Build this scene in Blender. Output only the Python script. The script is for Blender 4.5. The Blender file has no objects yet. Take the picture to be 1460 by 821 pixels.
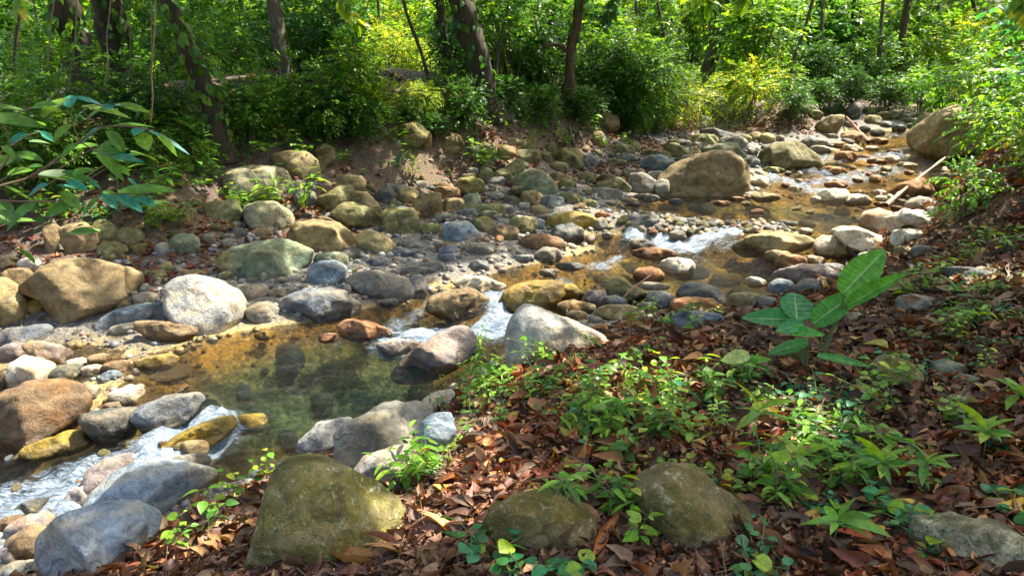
import bpy, bmesh, math, random
import numpy as np
random.seed(7); RNG = np.random.default_rng(11)
S = bpy.context.scene
COL = S.collection
# ---------------------------------------------------------------- camera, sky, sun, exposure
CAM = np.array([0.0, 0.0, 2.5]); PITCH = math.radians(18.2); FPX = 1062.0
cd = bpy.data.cameras.new('camera'); cam = bpy.data.objects.new('camera', cd); COL.objects.link(cam)
cam.location = CAM; cam.rotation_euler = (math.pi/2 - PITCH, 0, 0)
cd.sensor_width = 36; cd.lens = 36*FPX/1460; cd.clip_start = 0.05; cd.clip_end = 600
S.camera = cam
SUN = np.array([0.50, 0.36, 1.0]); SUN /= np.linalg.norm(SUN)
el = math.asin(SUN[2]); az = math.atan2(SUN[0], SUN[1])
w = bpy.data.worlds.new('World'); S.world = w; w.use_nodes = True
nt = w.node_tree; bg = nt.nodes['Background']
sky = nt.nodes.new('ShaderNodeTexSky'); sky.sky_type = 'NISHITA'; sky.sun_disc = False
sky.sun_elevation = el; sky.sun_rotation = az; sky.dust_density = 4.0; sky.ozone_density = 0.2; sky.air_density = 0.8
nt.links.new(sky.outputs[0], bg.inputs[0]); bg.inputs[1].default_value = 0.15
ld = bpy.data.lights.new('sun', 'SUN'); ld.energy = 4.4; ld.angle = math.radians(0.53); ld.color = (1.0, 0.93, 0.80)
lo = bpy.data.objects.new('sun', ld); COL.objects.link(lo)
lo.rotation_euler = (math.pi/2 - el, 0, math.pi - az); lo.location = (0, 0, 40)
S.view_settings.view_transform = 'Standard'; S.view_settings.look = 'None'
S.view_settings.gamma = 1; S.view_settings.use_curve_mapping = False
S.view_settings.exposure = 1.88
S.render.engine = 'CYCLES'
S.cycles.max_bounces = 6; S.cycles.diffuse_bounces = 3; S.cycles.glossy_bounces = 2
S.cycles.transparent_max_bounces = 6; S.cycles.transmission_bounces = 3
S.cycles.caustics_reflective = False; S.cycles.caustics_refractive = False
S.cycles.use_denoising = True; S.cycles.sample_clamp_indirect = 6

# ---------------------------------------------------------------- picture <-> place
_F = np.array([0, math.cos(PITCH), -math.sin(PITCH)]); _U = np.array([0, math.sin(PITCH), math.cos(PITCH)]); _R = np.array([1.0, 0, 0])
def ray(px, py):
    return _F + (px-730)/FPX*_R - (py-410.5)/FPX*_U
def on_z(px, py, z):
    d = ray(px, py); t = (z-CAM[2])/d[2]; return CAM + t*d
def at_dist(px, py, D):
    d = ray(px, py); return CAM + d*(D/math.hypot(d[0], d[1]))
def project(p):
    v = np.asarray(p, float)-CAM; k = v@_F
    return 730+FPX*(v@_R)/k, 410.5-FPX*(v@_U)/k
def sstep(a, b, x):
    t = np.clip((np.asarray(x, float)-a)/(b-a), 0, 1); return t*t*(3-2*t)

# ---------------------------------------------------------------- noise
def _h(i, j, k, s):
    with np.errstate(over='ignore'):
        h = (i.astype(np.int64)*374761393 + j.astype(np.int64)*668265263 + k.astype(np.int64)*2147483647 + s*974634777) & 0xffffffff
        h = ((h ^ (h >> 13))*1274126177) & 0xffffffff
        h = ((h ^ (h >> 16))*2246822519) & 0xffffffff
        h = h ^ (h >> 15)
    return (h & 0xffff)/65535.0
def vnoise(P, f=1.0, s=0):
    P = np.asarray(P, float)*f + 131.7
    I = np.floor(P).astype(np.int64); T = P-I; T = T*T*(3-2*T)
    r = 0
    for a in (0, 1):
        for b in (0, 1):
            for c in (0, 1):
                wgt = (T[:, 0] if a else 1-T[:, 0])*(T[:, 1] if b else 1-T[:, 1])*(T[:, 2] if c else 1-T[:, 2])
                r = r + wgt*_h(I[:, 0]+a, I[:, 1]+b, I[:, 2]+c, s)
    return r*2-1
def fbm(P, f=1.0, o=4, s=0, g=0.5):
    r = 0; a = 1; 
    for k in range(o):
        r = r + a*vnoise(P, f*2**k, s+k*17); a *= g
    return r
def P2(x, y, z=0.0):
    x = np.asarray(x, float).ravel(); y = np.asarray(y, float).ravel()
    return np.stack([x, y, np.full_like(x, z)], 1)

# ---------------------------------------------------------------- water level
def _xy(px, py, z=0.1): return on_z(px, py, z)[:2]
def _flow(a, b):
    v = _xy(*b)-_xy(*a); return v/np.linalg.norm(v)
_A = (_xy(200, 635), _flow((330, 600), (60, 690)))
_B = (_xy(690, 455), _flow((770, 440), (620, 480)))
_C = (_xy(955, 342), _flow((1010, 315), (900, 375)))
_Dd = (_xy(1010, 315), _flow((1010, 315), (1230, 195)))
def W(x, y):
    x = np.asarray(x, float); y = np.asarray(y, float)
    def s(L): return (x-L[0][0])*L[1][0]+(y-L[0][1])*L[1][1]
    return (-0.16*sstep(-0.45, 0.9, s(_A)) + 0.08*(1-sstep(-0.35, 0.3, s(_B)))
            + 0.11*(1-sstep(-0.25, 0.3, s(_C))) + 0.22*sstep(2.0, 10.0, s(_Dd)))

# ---------------------------------------------------------------- terrain control points
CP = []
def wl(px, py, dz=0.0):
    z = 0.0
    for _ in range(8):
        p = on_z(px, py, z); z = float(W(p[0], p[1]))
    CP.append((p[0], p[1], z+dz))
def gz(px, py, z): p = on_z(px, py, z); CP.append((p[0], p[1], z))
# near bank edge of the water
for a in [(40,790),(250,705),(420,655),(560,610),(640,560),(730,500),(850,452),(960,450),(1060,436),(1130,410),(1200,376),(1290,335),(1340,300),(1365,262),(1385,235),(1330,190)]: wl(*a)
# far bank edge
for a in [(168,545),(190,503),(330,474),(450,458),(530,438),(600,422),(700,392),(780,372),(850,350),(850,330),(880,300),(905,287),(1050,280),(1075,258),(1150,238),(1180,216),(1200,190)]: wl(*a)
# bars
for a in [(60,560,-.02),(150,510,-.01),(60,480,.06),(150,600,-.05),(0,610,-.03),(90,760,.02),(0,780,.04),(190,690,.0),(640,415,-.02),(760,405,-.03),(960,324,.07),(1060,327,.06),(900,320,.07),(1110,330,.05)]: wl(*a)
# bed
for a in [(60,680,-.2),(130,655,-.2),(0,700,-.2),(200,640,-.18),(300,570,-.3),(400,540,-.38),(500,500,-.34),(450,600,-.32),(600,480,-.3),(560,560,-.36),(700,445,-.15),(820,400,-.14),(900,380,-.16),(740,388,-.06),(820,345,-.03),(880,345,-.1),(1000,410,-.14),(950,355,-.14),(1040,390,-.14),(1120,340,-.06),
          (1000,298,-.22),(1100,300,-.24),(1200,300,-.16),(1150,265,-.08),(1250,270,-.07),(1200,240,-.07),(1280,230,-.09),(1250,205,-.08),(1260,190,-.1)]: wl(*a)
# gravel bar and far embankment
for a in [(700,370,.17),(600,350,.22),(450,390,.17),(300,410,.17),(650,305,.36),(800,285,.35),(900,240,.42),(1000,212,.45),(1100,195,.5),
          (0,430,.2),(100,410,.25),(0,350,.5),(200,355,.38),(0,262,1.0),(150,290,.8),(250,285,.78),(330,240,.95),(400,222,1.05),(330,300,.55),(430,300,.5),(560,262,.55),(560,196,1.15),(650,240,.65),(680,188,1.15),(800,230,.55),(800,172,1.15),
          (900,200,.62),(950,188,.6),(950,163,.82),(1060,178,.62),(1100,162,.85),(1110,145,1.15),(1200,160,.75),(1300,160,.75)]: gz(*a)
# near bank
for a in [(130,821,.33),(250,790,.48),(400,740,.48),(350,700,.16),(480,700,.36),(600,770,.72),(800,800,.85),(1100,821,.92),(1450,821,1.0),(700,680,.76),(640,640,.6),(620,690,.6),(800,600,.8),(760,540,.7),(690,545,.42),(870,500,.74),(960,475,.66),
          (1000,560,.85),(1100,480,.82),(1250,600,.96),(1450,600,1.08),(1250,480,.95),(1300,400,.9),(1450,400,1.15),(1350,362,.85),(1230,402,.62),(1400,300,1.1),(1400,240,1.2),(1450,200,1.55)]: gz(*a)
CP += [(0,-2,1.1),(4,-2,1.4),(7,2,1.8),(8,8,1.9),(11,14,2.0),(-3,-1,.5),(-6,2,-.3),(-8,0,-.4),(-12,-4,-.6),(-9,6,.9),(-14,8,2.2),(-12,14,1.7),(-20,12,2.5),(-6,16,1.4),(0,18,1.3),(5,21,1.2),(0,26,1.5),(-15,24,2.),(-30,20,3.5),
       (10,27,1.2),(14,22,.7),(17,26,1.0),(20,18,2.5),(20,34,2.),(0,36,2.5),(-20,38,3.5),(14,4,2.5),(10,-8,2.5),(-5,-10,.5),(-20,-10,.5),(30,10,5)]
CP = np.array(CP)
def _tps_fit(P, reg=2e-3):
    n = len(P); d = np.hypot(P[:, None, 0]-P[None, :, 0], P[:, None, 1]-P[None, :, 1])
    K = np.where(d > 0, d*d*np.log(d+1e-12), 0) + reg*np.eye(n)
    Q = np.c_[np.ones(n), P[:, :2]]
    M = np.block([[K, Q], [Q.T, np.zeros((3, 3))]])
    return np.linalg.solve(M, np.r_[P[:, 2], 0, 0, 0])
_TW = _tps_fit(CP)
def G(x, y):
    x = np.atleast_1d(np.asarray(x, float)).ravel(); y = np.atleast_1d(np.asarray(y, float)).ravel()
    out = np.empty(len(x)); n = len(CP)
    for a in range(0, len(x), 20000):
        X = x[a:a+20000]; Y = y[a:a+20000]
        d2 = (X[:, None]-CP[None, :, 0])**2+(Y[:, None]-CP[None, :, 1])**2
        out[a:a+20000] = (0.5*d2*np.log(d2+1e-12))@_TW[:n] + _TW[n]+_TW[n+1]*X+_TW[n+2]*Y
    r = np.hypot(x, y-8); k = sstep(24, 34, r)
    hill = 1.5+np.maximum(0, r-22)*0.22
    out = np.clip(out, -1, 4)*(1-k)+hill*k
    p = P2(x, y); d = out-W(x, y); lowf = .35+.65*sstep(-.02, .2, d)
    out = out+np.where(d < 0, .6*d-.05*sstep(0, -.06, d), 0)
    return out + lowf*0.035*fbm(p, 1.3, 3, 5) + lowf*0.012*fbm(p, 7, 2, 9)
def hit(px, py, water=True):
    d = ray(px, py); t = np.r_[np.linspace(1.2, 14, 500), np.linspace(14.05, 60, 500)]
    p = CAM+t[:, None]*d
    g = G(p[:, 0], p[:, 1])
    if water: g = np.maximum(g, W(p[:, 0], p[:, 1]))
    k = np.argmax(p[:, 2] < g)
    if k == 0: k = len(t)-1
    return p[k]
# stream centre line, signed distance (positive = near bank)
SL = np.array([[-12,-3]]+[list(_xy(*a)) for a in [(-100,740),(60,680),(300,590),(500,520),(700,460),(880,400),(1000,350),(1100,290),(1180,240),(1250,198)]]+[[15,24],[24,34]])
def sdist(x, y):
    x = np.atleast_1d(np.asarray(x, float)); y = np.atleast_1d(np.asarray(y, float)); best = np.full(x.shape, 1e9); sg = np.ones(x.shape)
    for a, b in zip(SL[:-1], SL[1:]):
        v = b-a; L = v@v; t = np.clip(((x-a[0])*v[0]+(y-a[1])*v[1])/L, 0, 1)
        dx = x-a[0]-t*v[0]; dy = y-a[1]-t*v[1]; d = np.hypot(dx, dy)
        c = v[1]*dx - v[0]*dy; m = d < best
        best = np.where(m, d, best); sg = np.where(m, np.sign(c), sg)
    return best*sg

# ---------------------------------------------------------------- mesh helpers
def mesh_np(name, V, F, mat=None, attrs=None, smooth=True, wrap=True):
    """V (n,3); F: (m,k) int array or list of such arrays"""
    if not isinstance(F, list): F = [F]
    F = [f for f in F if len(f)]
    me = bpy.data.meshes.new(name); me.vertices.add(len(V))
    me.vertices.foreach_set('co', np.ascontiguousarray(V, dtype=np.float32).ravel())
    idx = np.concatenate([f.ravel() for f in F]).astype(np.int32)
    tot = np.concatenate([np.full(len(f), f.shape[1]) for f in F]); st = np.r_[0, np.cumsum(tot)[:-1]].astype(np.int32)
    me.loops.add(len(idx)); me.loops.foreach_set('vertex_index', idx)
    me.polygons.add(len(tot)); me.polygons.foreach_set('loop_start', st)
    me.update(calc_edges=True)
    if smooth: me.polygons.foreach_set('use_smooth', np.ones(len(tot), dtype=bool))
    for k, v in (attrs or {}).items():
        v = np.asarray(v, dtype=np.float32)
        if v.ndim == 2:
            a = me.attributes.new(k, 'FLOAT_COLOR', 'POINT')
            if v.shape[1] == 3: v = np.c_[v, np.ones(len(v))]
            a.data.foreach_set('color', v.astype(np.float32).ravel())
        else:
            a = me.attributes.new(k, 'FLOAT', 'POINT'); a.data.foreach_set('value', v)
    if mat: me.materials.append(mat)
    return me
def link(name, me, parent=None, loc=None, label=None, cat=None, group=None, kind=None):
    o = bpy.data.objects.new(name, me); COL.objects.link(o)
    if parent is not None: o.parent = parent
    if loc is not None: o.location = loc
    if label: o['label'] = label
    if cat: o['category'] = cat
    if group: o['group'] = group
    if kind: o['kind'] = kind
    return o
def ico(sub):
    bm = bmesh.new(); bmesh.ops.create_icosphere(bm, subdivisions=sub, radius=1)
    V = np.array([v.co[:] for v in bm.verts]); F = np.array([[v.index for v in f.verts] for f in bm.faces]); bm.free()
    V /= np.linalg.norm(V, axis=1)[:, None]
    return V, F
ICO = {s: ico(s) for s in (2, 3, 4, 5, 6)}
def nrm(v): v = np.asarray(v, float); return v/np.maximum(np.linalg.norm(v, axis=-1, keepdims=True), 1e-9)

# leaf templates: x across, y along (0..1), z up.  rows of 3 (left edge, rib, right edge)
def leaf_tpl(n, wprof, fold=0.25, droop=0.25):
    V = []; F = []
    for i in range(n+1):
        t = i/n; wd = wprof(t)/2; z = -droop*t*t
        V += [(-wd, t, z+fold*wd), (0, t, z), (wd, t, z+fold*wd)]
    for i in range(n):
        a = 3*i; F += [(a, a+1, a+4, a+3), (a+1, a+2, a+5, a+4)]
    return np.array(V), np.array(F)
def _ov(t): return 0.02+0.62*math.sin(math.pi*min(1, t**0.8))**0.85*(1 if t < .97 else .2)
def _la(t): return 0.02+0.30*math.sin(math.pi*t**0.85)**0.9
def _hr(t): return 0.02+0.95*(math.sin(math.pi*(0.12+0.88*t)) if t > 0 else .35)**0.8*(1 if t < .98 else .1)
OV, LA, HR = leaf_tpl(5, _ov), leaf_tpl(6, _la, .3, .3), leaf_tpl(5, _hr, .15, .2)
OV3, LA3 = leaf_tpl(3, _ov, .3, .3), leaf_tpl(3, _la, .4, .35)
D2 = (np.array([(0, 0, 0), (-.3, .45, .07), (0, 1, -.15), (.3, .45, .07)]), np.array([(0, 2, 1), (0, 3, 2)]))   # folded two-face leaf
def frames(Y, N, roll=0):
    Y = nrm(Y); X = nrm(np.cross(Y, N)); Z = np.cross(X, Y)
    return X, Y, Z
def scatter(tpl, P, Y, N, L, C, width=1.0):
    """place leaf template at P along Y, normal near N, length L, colour C; returns V,F,col"""
    T, F = tpl; n = len(P); X, Yn, Z = frames(Y, N)
    L = np.broadcast_to(np.asarray(L, float), (n,)); wd = np.broadcast_to(np.asarray(width, float), (n,))
    V = (P[:, None, :] + (T[None, :, 0, None]*wd[:, None, None]*X[:, None, :] + T[None, :, 1, None]*Yn[:, None, :] + T[None, :, 2, None]*Z[:, None, :])*L[:, None, None])
    FF = (F[None]+(np.arange(n)*len(T))[:, None, None]).reshape(-1, F.shape[1])
    Cc = np.repeat(C, len(T), axis=0)
    return V.reshape(-1, 3), FF, Cc
def merge(parts):
    V = []; F = []; C = []; o = 0
    for v, f, c in parts:
        V.append(v); F.append(f+o); C.append(c); o += len(v)
    Fq = [f for f in F if f.shape[1] == 4]; Ft = [f for f in F if f.shape[1] == 3]
    FL = []
    if Fq: FL.append(np.concatenate(Fq))
    if Ft: FL.append(np.concatenate(Ft))
    return np.concatenate(V), FL, np.concatenate(C)
def tube(pts, rad, seg=8, col=(.1, .08, .05), rough=0.0, seed=0):
    pts = np.asarray(pts, float); rad = np.broadcast_to(np.asarray(rad, float), (len(pts),))
    T = np.gradient(pts, axis=0); T = nrm(T)
    ref = np.array([1.0, 0, 0]) if abs(T[0][0]) < .9 else np.array([0, 1.0, 0])
    X = nrm(np.cross(T, ref)); Y = np.cross(T, X)
    a = np.linspace(0, 2*np.pi, seg, endpoint=False)
    ring = np.cos(a)[None, :, None]*X[:, None]+np.sin(a)[None, :, None]*Y[:, None]
    V = pts[:, None]+ring*rad[:, None, None]; V = V.reshape(-1, 3)
    if rough:
        R = np.repeat(rad, seg)[:, None]
        V = V + ring.reshape(-1, 3)*R*rough*fbm(V*np.array([1, 1, .35]), 9, 3, seed)[:, None] + ring.reshape(-1, 3)*R*rough*1.2*vnoise(V*np.array([1, 1, .5]), 2.3, seed+3)[:, None]
    n = len(pts); F = []
    i = np.arange(n-1)[:, None]*seg; j = np.arange(seg)[None]; k = (j+1) % seg
    F = np.stack([i+j, i+k, i+seg+k, i+seg+j], -1).reshape(-1, 4)
    return V, F, np.tile(np.asarray(col, float), (len(V), 1))
def curve(ps, n=16):
    """Catmull-Rom through points"""
    ps = np.asarray(ps, float)
    if len(ps) == 2: return ps[0]+(ps[1]-ps[0])*np.linspace(0, 1, n)[:, None]
    e = np.vstack([2*ps[0]-ps[1], ps, 2*ps[-1]-ps[-2]]); out = []
    m = len(ps)-1
    for u in np.linspace(0, m-1e-6, n):
        i = int(u); t = u-i; a, b, c, d = e[i:i+4]
        out.append(.5*((2*b)+(-a+c)*t+(2*a-5*b+4*c-d)*t*t+(-a+3*b-3*c+d)*t**3))
    return np.array(out)

# ---------------------------------------------------------------- materials
class NB:
    def __init__(s, name):
        s.m = bpy.data.materials.new(name); s.m.use_nodes = True; s.t = s.m.node_tree; s.t.nodes.clear()
        s.out = s.t.nodes.new('ShaderNodeOutputMaterial')
    def n(s, typ, ins=None, **kw):
        d = s.t.nodes.new(typ)
        for k, v in kw.items(): setattr(d, k, v)
        for k, v in (ins or {}).items():
            if isinstance(v, bpy.types.NodeSocket): s.t.links.new(v, d.inputs[k])
            else: d.inputs[k].default_value = v
        return d
    def noise(s, vec, scale, det=4, rough=.6, dist=0.):
        return s.n('ShaderNodeTexNoise', {'Vector': vec, 'Scale': scale, 'Detail': det, 'Roughness': rough, 'Distortion': dist}).outputs['Fac']
    def ramp(s, fac, a, b, ca=0., cb=1.):
        r = s.n('ShaderNodeMapRange', {'Value': fac, 'From Min': a, 'From Max': b, 'To Min': ca, 'To Max': cb}); return r.outputs[0]
    def mix(s, fac, a, b, mode='MIX'):
        d = s.t.nodes.new('ShaderNodeMix'); d.data_type = 'RGBA'; d.blend_type = mode
        for k, v in ((0, fac), (6, a), (7, b)):
            if isinstance(v, bpy.types.NodeSocket): s.t.links.new(v, d.inputs[k])
            else: d.inputs[k].default_value = (tuple(v)+(1,))[:4] if isinstance(v, (tuple, list)) else v
        return d.outputs[2]
    def math(s, op, a, b=0.):
        d = s.t.nodes.new('ShaderNodeMath'); d.operation = op
        for k, v in ((0, a), (1, b)):
            if isinstance(v, bpy.types.NodeSocket): s.t.links.new(v, d.inputs[k])
            else: d.inputs[k].default_value = v
        return d.outputs[0]
    def attr(s, name): return s.n('ShaderNodeAttribute', attribute_name=name)
    def done(s, sock): s.t.links.new(sock, s.out.inputs['Surface']); return s.m

def rock_mat(name, c1, c2, c3=None, speck=.35, moss=0., mosscol=(.105, .092, .022), rough=.75, amp=1.):
    b = NB(name); tc = b.n('ShaderNodeTexCoord').outputs['Object']
    oi = b.n('ShaderNodeObjectInfo'); 
    off = b.n('ShaderNodeVectorMath', {0: tc}, operation='ADD')
    cx = b.n('ShaderNodeCombineXYZ', {0: b.math('MULTIPLY', oi.outputs['Random'], 37.), 1: b.math('MULTIPLY', oi.outputs['Random'], 91.)})
    b.t.links.new(cx.outputs[0], off.inputs[1]); v = off.outputs[0]
    big = b.noise(v, 2.6, 5, .6, .4); c = b.mix(b.ramp(big, .36, .64), c1, c2)
    if c3 is not None:
        c = b.mix(b.ramp(b.noise(v, 1.7, 6, .65, 1.), .50, .64), c, c3)
    # grain, streaks, lichen flecks
    fine = b.noise(v, 55, 5, .75)
    c = b.mix(1., c, b.mix(fine, (.55, .55, .55), (1.45, 1.45, 1.45)), 'MULTIPLY')
    mid = b.noise(v, 11, 5, .7, .6)
    c = b.mix(1., c, b.mix(b.ramp(mid, .3, .7), (.36, .36, .37), (1.55, 1.5, 1.4)), 'MULTIPLY')
    vo = b.n('ShaderNodeTexVoronoi', {'Vector': v, 'Scale': 90., 'Randomness': 1.}).outputs['Distance']
    band = b.n('ShaderNodeTexWave', {'Vector': b.n('ShaderNodeMapping', {'Vector': v, 'Rotation': (.5, .3, .2)}).outputs[0], 'Scale': 1.6, 'Distortion': 4., 'Detail': 5., 'Detail Scale': 2.4, 'Detail Roughness': .7}, bands_direction='Z').outputs['Fac']
    c = b.mix(b.math('MULTIPLY', b.ramp(band, .78, .98), .26), c, (.50, .42, .30)); c = b.mix(b.math('MULTIPLY', b.ramp(b.noise(v, 4.2, 6, .7, 1.2), .57, .66), .55), c, c2 if c3 is None else c3)
    c = b.mix(b.math('MULTIPLY', b.ramp(b.noise(v, 5.5, 7, .75, .4), .60, .68), .5), c, (.07, .06, .04))
    c = b.mix(b.math('MULTIPLY', b.ramp(vo, .28, .12), speck), c, (.62, .60, .54))
    c = b.mix(b.math('MULTIPLY', b.ramp(b.noise(v, 130, 2, .5), .60, .66), speck), c, (.03, .03, .025))
    ck = b.n('ShaderNodeTexVoronoi', {'Vector': b.n('ShaderNodeVectorMath', {0: v, 1: b.n('ShaderNodeTexNoise', {'Vector': v, 'Scale': 3.}).outputs['Color']}, operation='ADD').outputs[0], 'Scale': 1.6}, feature='DISTANCE_TO_EDGE').outputs['Distance']
    c = b.mix(b.math('MULTIPLY', b.ramp(ck, .014, .002), b.ramp(big, .48, .62, 0, .6)), c, (.05, .042, .03))
    if moss:
        nz = b.n('ShaderNodeSeparateXYZ', {0: b.n('ShaderNodeNewGeometry').outputs['Normal']}).outputs[2]
        mk = b.math('MULTIPLY', b.ramp(b.math('ADD', b.noise(v, 7, 6, .7), b.math('MULTIPLY', nz, .12)), .56-.2*moss, .72-.2*moss), b.ramp(b.noise(v, 60, 3, .7), .3, .55))
        c = b.mix(b.math('MULTIPLY', mk, min(1, .55+.4*moss)), c, mosscol)
        c = b.mix(b.math('MULTIPLY', b.ramp(b.noise(v, 24, 5, .7), .58, .66), .7), c, (.50, .50, .36)); c = b.mix(b.math('MULTIPLY', b.ramp(b.noise(v, 3.2, 6, .7, .6), .54, .62), .75), c, (.045, .04, .018))
    hsv = b.n('ShaderNodeHueSaturation', {'Color': c, 'Hue': b.ramp(oi.outputs['Random'], 0, 1, .49, .51), 'Saturation': 1.42, 'Value': b.ramp(oi.outputs['Random'], 0, 1, .70*amp, 1.02*amp)})
    wet = b.attr('wet').outputs['Fac']
    wn = b.ramp(b.math('ADD', wet, b.math('MULTIPLY', b.math('SUBTRACT', mid, .5), .7)), .3, .62)
    c = b.mix(b.math('MULTIPLY', wn, .75), hsv.outputs[0], b.mix(1., hsv.outputs[0], (.42, .36, .26), 'MULTIPLY'))
    rg = b.ramp(wn, 0, 1, rough, .16)
    h = b.math('ADD', b.math('MULTIPLY', fine, .35), b.math('MULTIPLY', mid, 1.))
    bp = b.n('ShaderNodeBump', {'Height': h, 'Strength': 1., 'Distance': .026})
    p = b.n('ShaderNodeBsdfPrincipled', {'Base Color': c, 'Roughness': rg, 'Normal': bp.outputs[0]})
    p.inputs['Specular IOR Level'].default_value = .35
    return b.done(p.outputs[0])
RM = {
 'grey': rock_mat('grey_stone', (.21, .21, .19), (.30, .29, .26), (.24, .20, .15)),
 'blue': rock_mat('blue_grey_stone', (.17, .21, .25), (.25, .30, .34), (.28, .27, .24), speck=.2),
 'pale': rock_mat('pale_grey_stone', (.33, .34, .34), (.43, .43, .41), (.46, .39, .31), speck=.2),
 'olive': rock_mat('olive_grey_stone', (.17, .175, .105), (.26, .25, .155), (.16, .13, .08), moss=.15),
 'tan': rock_mat('tan_stone', (.26, .22, .145), (.35, .305, .205), (.23, .175, .11)),
 'brown': rock_mat('brown_stone', (.18, .14, .10), (.27, .215, .15), (.27, .185, .115)),
 'dark': rock_mat('dark_slate_stone', (.085, .095, .10), (.15, .155, .15), (.13, .12, .09), rough=.6),
 'slate': rock_mat('slate_blue_stone', (.12, .135, .155), (.19, .205, .225), (.16, .15, .13), rough=.55, speck=.1),
 'pink': rock_mat('reddish_stone', (.27, .155, .11), (.37, .25, .18), (.22, .13, .095)),
 'teal': rock_mat('teal_stone', (.15, .19, .145), (.23, .25, .185), (.23, .21, .12), speck=.15),
 'moss': rock_mat('mossy_stone', (.17, .155, .09), (.27, .24, .14), (.12, .10, .05), moss=.34),
 'gran': rock_mat('speckled_granite_stone', (.30, .29, .22), (.36, .34, .27), (.22, .20, .13), speck=.9, moss=.1),
 'white': rock_mat('sunlit_white_stone', (.66, .60, .50), (.78, .74, .66), (.55, .43, .31), speck=.15),  # pale stone, whitened further to stand for strong sun on it
 'gold': rock_mat('golden_brown_stone', (.25, .185, .08), (.33, .26, .13), (.17, .125, .065), rough=.4),
 'purple': rock_mat('mauve_grey_stone', (.22, .20, .20), (.32, .29, .28), (.28, .21, .16), speck=.15),
}
MATWORD = {'grey': 'grey', 'blue': 'blue-grey', 'pale': 'pale grey', 'olive': 'olive-grey', 'tan': 'tan', 'brown': 'brown', 'dark': 'dark grey', 'slate': 'slate blue', 'pink': 'reddish', 'teal': 'greenish',
           'moss': 'mossy', 'gran': 'speckled grey', 'white': 'sunlit-white', 'gold': 'golden brown', 'purple': 'mauve-grey'}
def leaf_mat(name, trans=.45, rough=.45, sat=1.0, spec=.4):
    b = NB(name); c = b.attr('col').outputs['Color']
    tc = b.n('ShaderNodeTexCoord').outputs['Object']
    c = b.mix(1., c, b.mix(b.ramp(b.noise(tc, 30, 4, .7), .3, .7), (.6, .6, .6), (1.38, 1.38, 1.38)), 'MULTIPLY')
    p = b.n('ShaderNodeBsdfPrincipled', {'Base Color': c, 'Roughness': rough}); p.inputs['Specular IOR Level'].default_value = spec
    if not trans: return b.done(p.outputs[0])
    tl = b.n('ShaderNodeBsdfTranslucent', {'Color': b.mix(1., c, (1.9, 1.6, .55), 'MULTIPLY')})
    return b.done(b.n('ShaderNodeMixShader', {0: trans, 1: p.outputs[0], 2: tl.outputs[0]}).outputs[0])
LEAF = leaf_mat('green_leaf', .5, .4); GLOSS = leaf_mat('glossy_green_leaf', .38, .42, 1, .4)
DRY = leaf_mat('dry_leaf', .12, .55, 1, .35)
def bark_mat(name, c1, c2, c3):
    b = NB(name); tc = b.n('ShaderNodeTexCoord').outputs['Object']
    mp = b.n('ShaderNodeMapping', {'Vector': tc, 'Scale': (1, 1, .22)}).outputs[0]
    n1 = b.noise(mp, 22, 6, .7, .5); n2 = b.noise(tc, 5, 5, .65)
    c = b.mix(b.ramp(n1, .35, .65), c1, c2); c = b.mix(b.ramp(n2, .56, .66), c, c3)
    bp = b.n('ShaderNodeBump', {'Height': n1, 'Strength': .9, 'Distance': .03})
    return b.done(b.n('ShaderNodeBsdfPrincipled', {'Base Color': c, 'Roughness': .85, 'Normal': bp.outputs[0]}).outputs[0])
BARK = bark_mat('brown_bark', (.025, .018, .010), (.075, .052, .03), (.04, .055, .018))
BARKP = bark_mat('pale_spotted_bark', (.06, .048, .03), (.14, .11, .075), (.30, .28, .22))
BARKR = bark_mat('reddish_bark', (.045, .024, .012), (.13, .075, .038), (.05, .06, .025))
def stem_mat(name, c):
    b = NB(name); tc = b.n('ShaderNodeTexCoord').outputs['Object']
    cc = b.mix(b.noise(tc, 25, 3, .6), tuple(x*.7 for x in c), tuple(x*1.3 for x in c))
    return b.done(b.n('ShaderNodeBsdfPrincipled', {'Base Color': cc, 'Roughness': .6}).outputs[0])
STEM = stem_mat('green_stem', (.12, .16, .05)); TWIG = stem_mat('brown_twig', (.16, .10, .055)); VINE = stem_mat('dry_vine', (.15, .12, .06))
# ================================================================ ground
def polar():
    a = np.r_[np.linspace(-44, 44, 440), np.linspace(46, 314, 90)]; a = np.radians(a)
    r = 0.35*(230/0.35)**(np.arange(680)/679)
    A, Rr = np.meshgrid(a, r); x = Rr*np.sin(A); y = Rr*np.cos(A)
    n, m = A.shape; i = np.arange(n-1)[:, None]*m; j = np.arange(m)[None]; k = (j+1) % m
    F = np.stack([i+j, i+k, i+m+k, i+m+j], -1).reshape(-1, 4)
    F = F[:, ::-1]
    V = np.c_[x.ravel(), y.ravel()]
    V = np.vstack([V, [0, 0]]); jj = np.arange(m)
    return V, F, np.stack([np.full(m, len(V)-1), (jj+1) % m, jj], -1)
XY, GF, GC = polar()
GZ = G(XY[:, 0], XY[:, 1]); GW = W(XY[:, 0], XY[:, 1]); SD = sdist(XY[:, 0], XY[:, 1])
nz = fbm(P2(XY[:, 0], XY[:, 1]), 1.6, 4, 33)
above = GZ-GW
a_bed = 1-sstep(-.02, .05, above)
litter = sstep(.18, .42, above+.18*nz)*np.where(SD > 0, 1, .75)
dirt = np.zeros(len(XY))
for px, py, r in [(570,205,.55),(585,225,.5),(600,245,.5),(555,190,.5),(700,195,.7),(640,215,.6),(760,200,.6),(1080,175,.8),(1120,165,.6),(620,640,.22),(640,610,.2),(600,690,.2),(500,685,.2),(250,310,.5),(180,300,.4)]:
    p = hit(px, py); dirt = np.maximum(dirt, 1-sstep(r*.5, r*1.3, np.hypot(XY[:, 0]-p[0], XY[:, 1]-p[1])+.3*r*nz))
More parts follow.
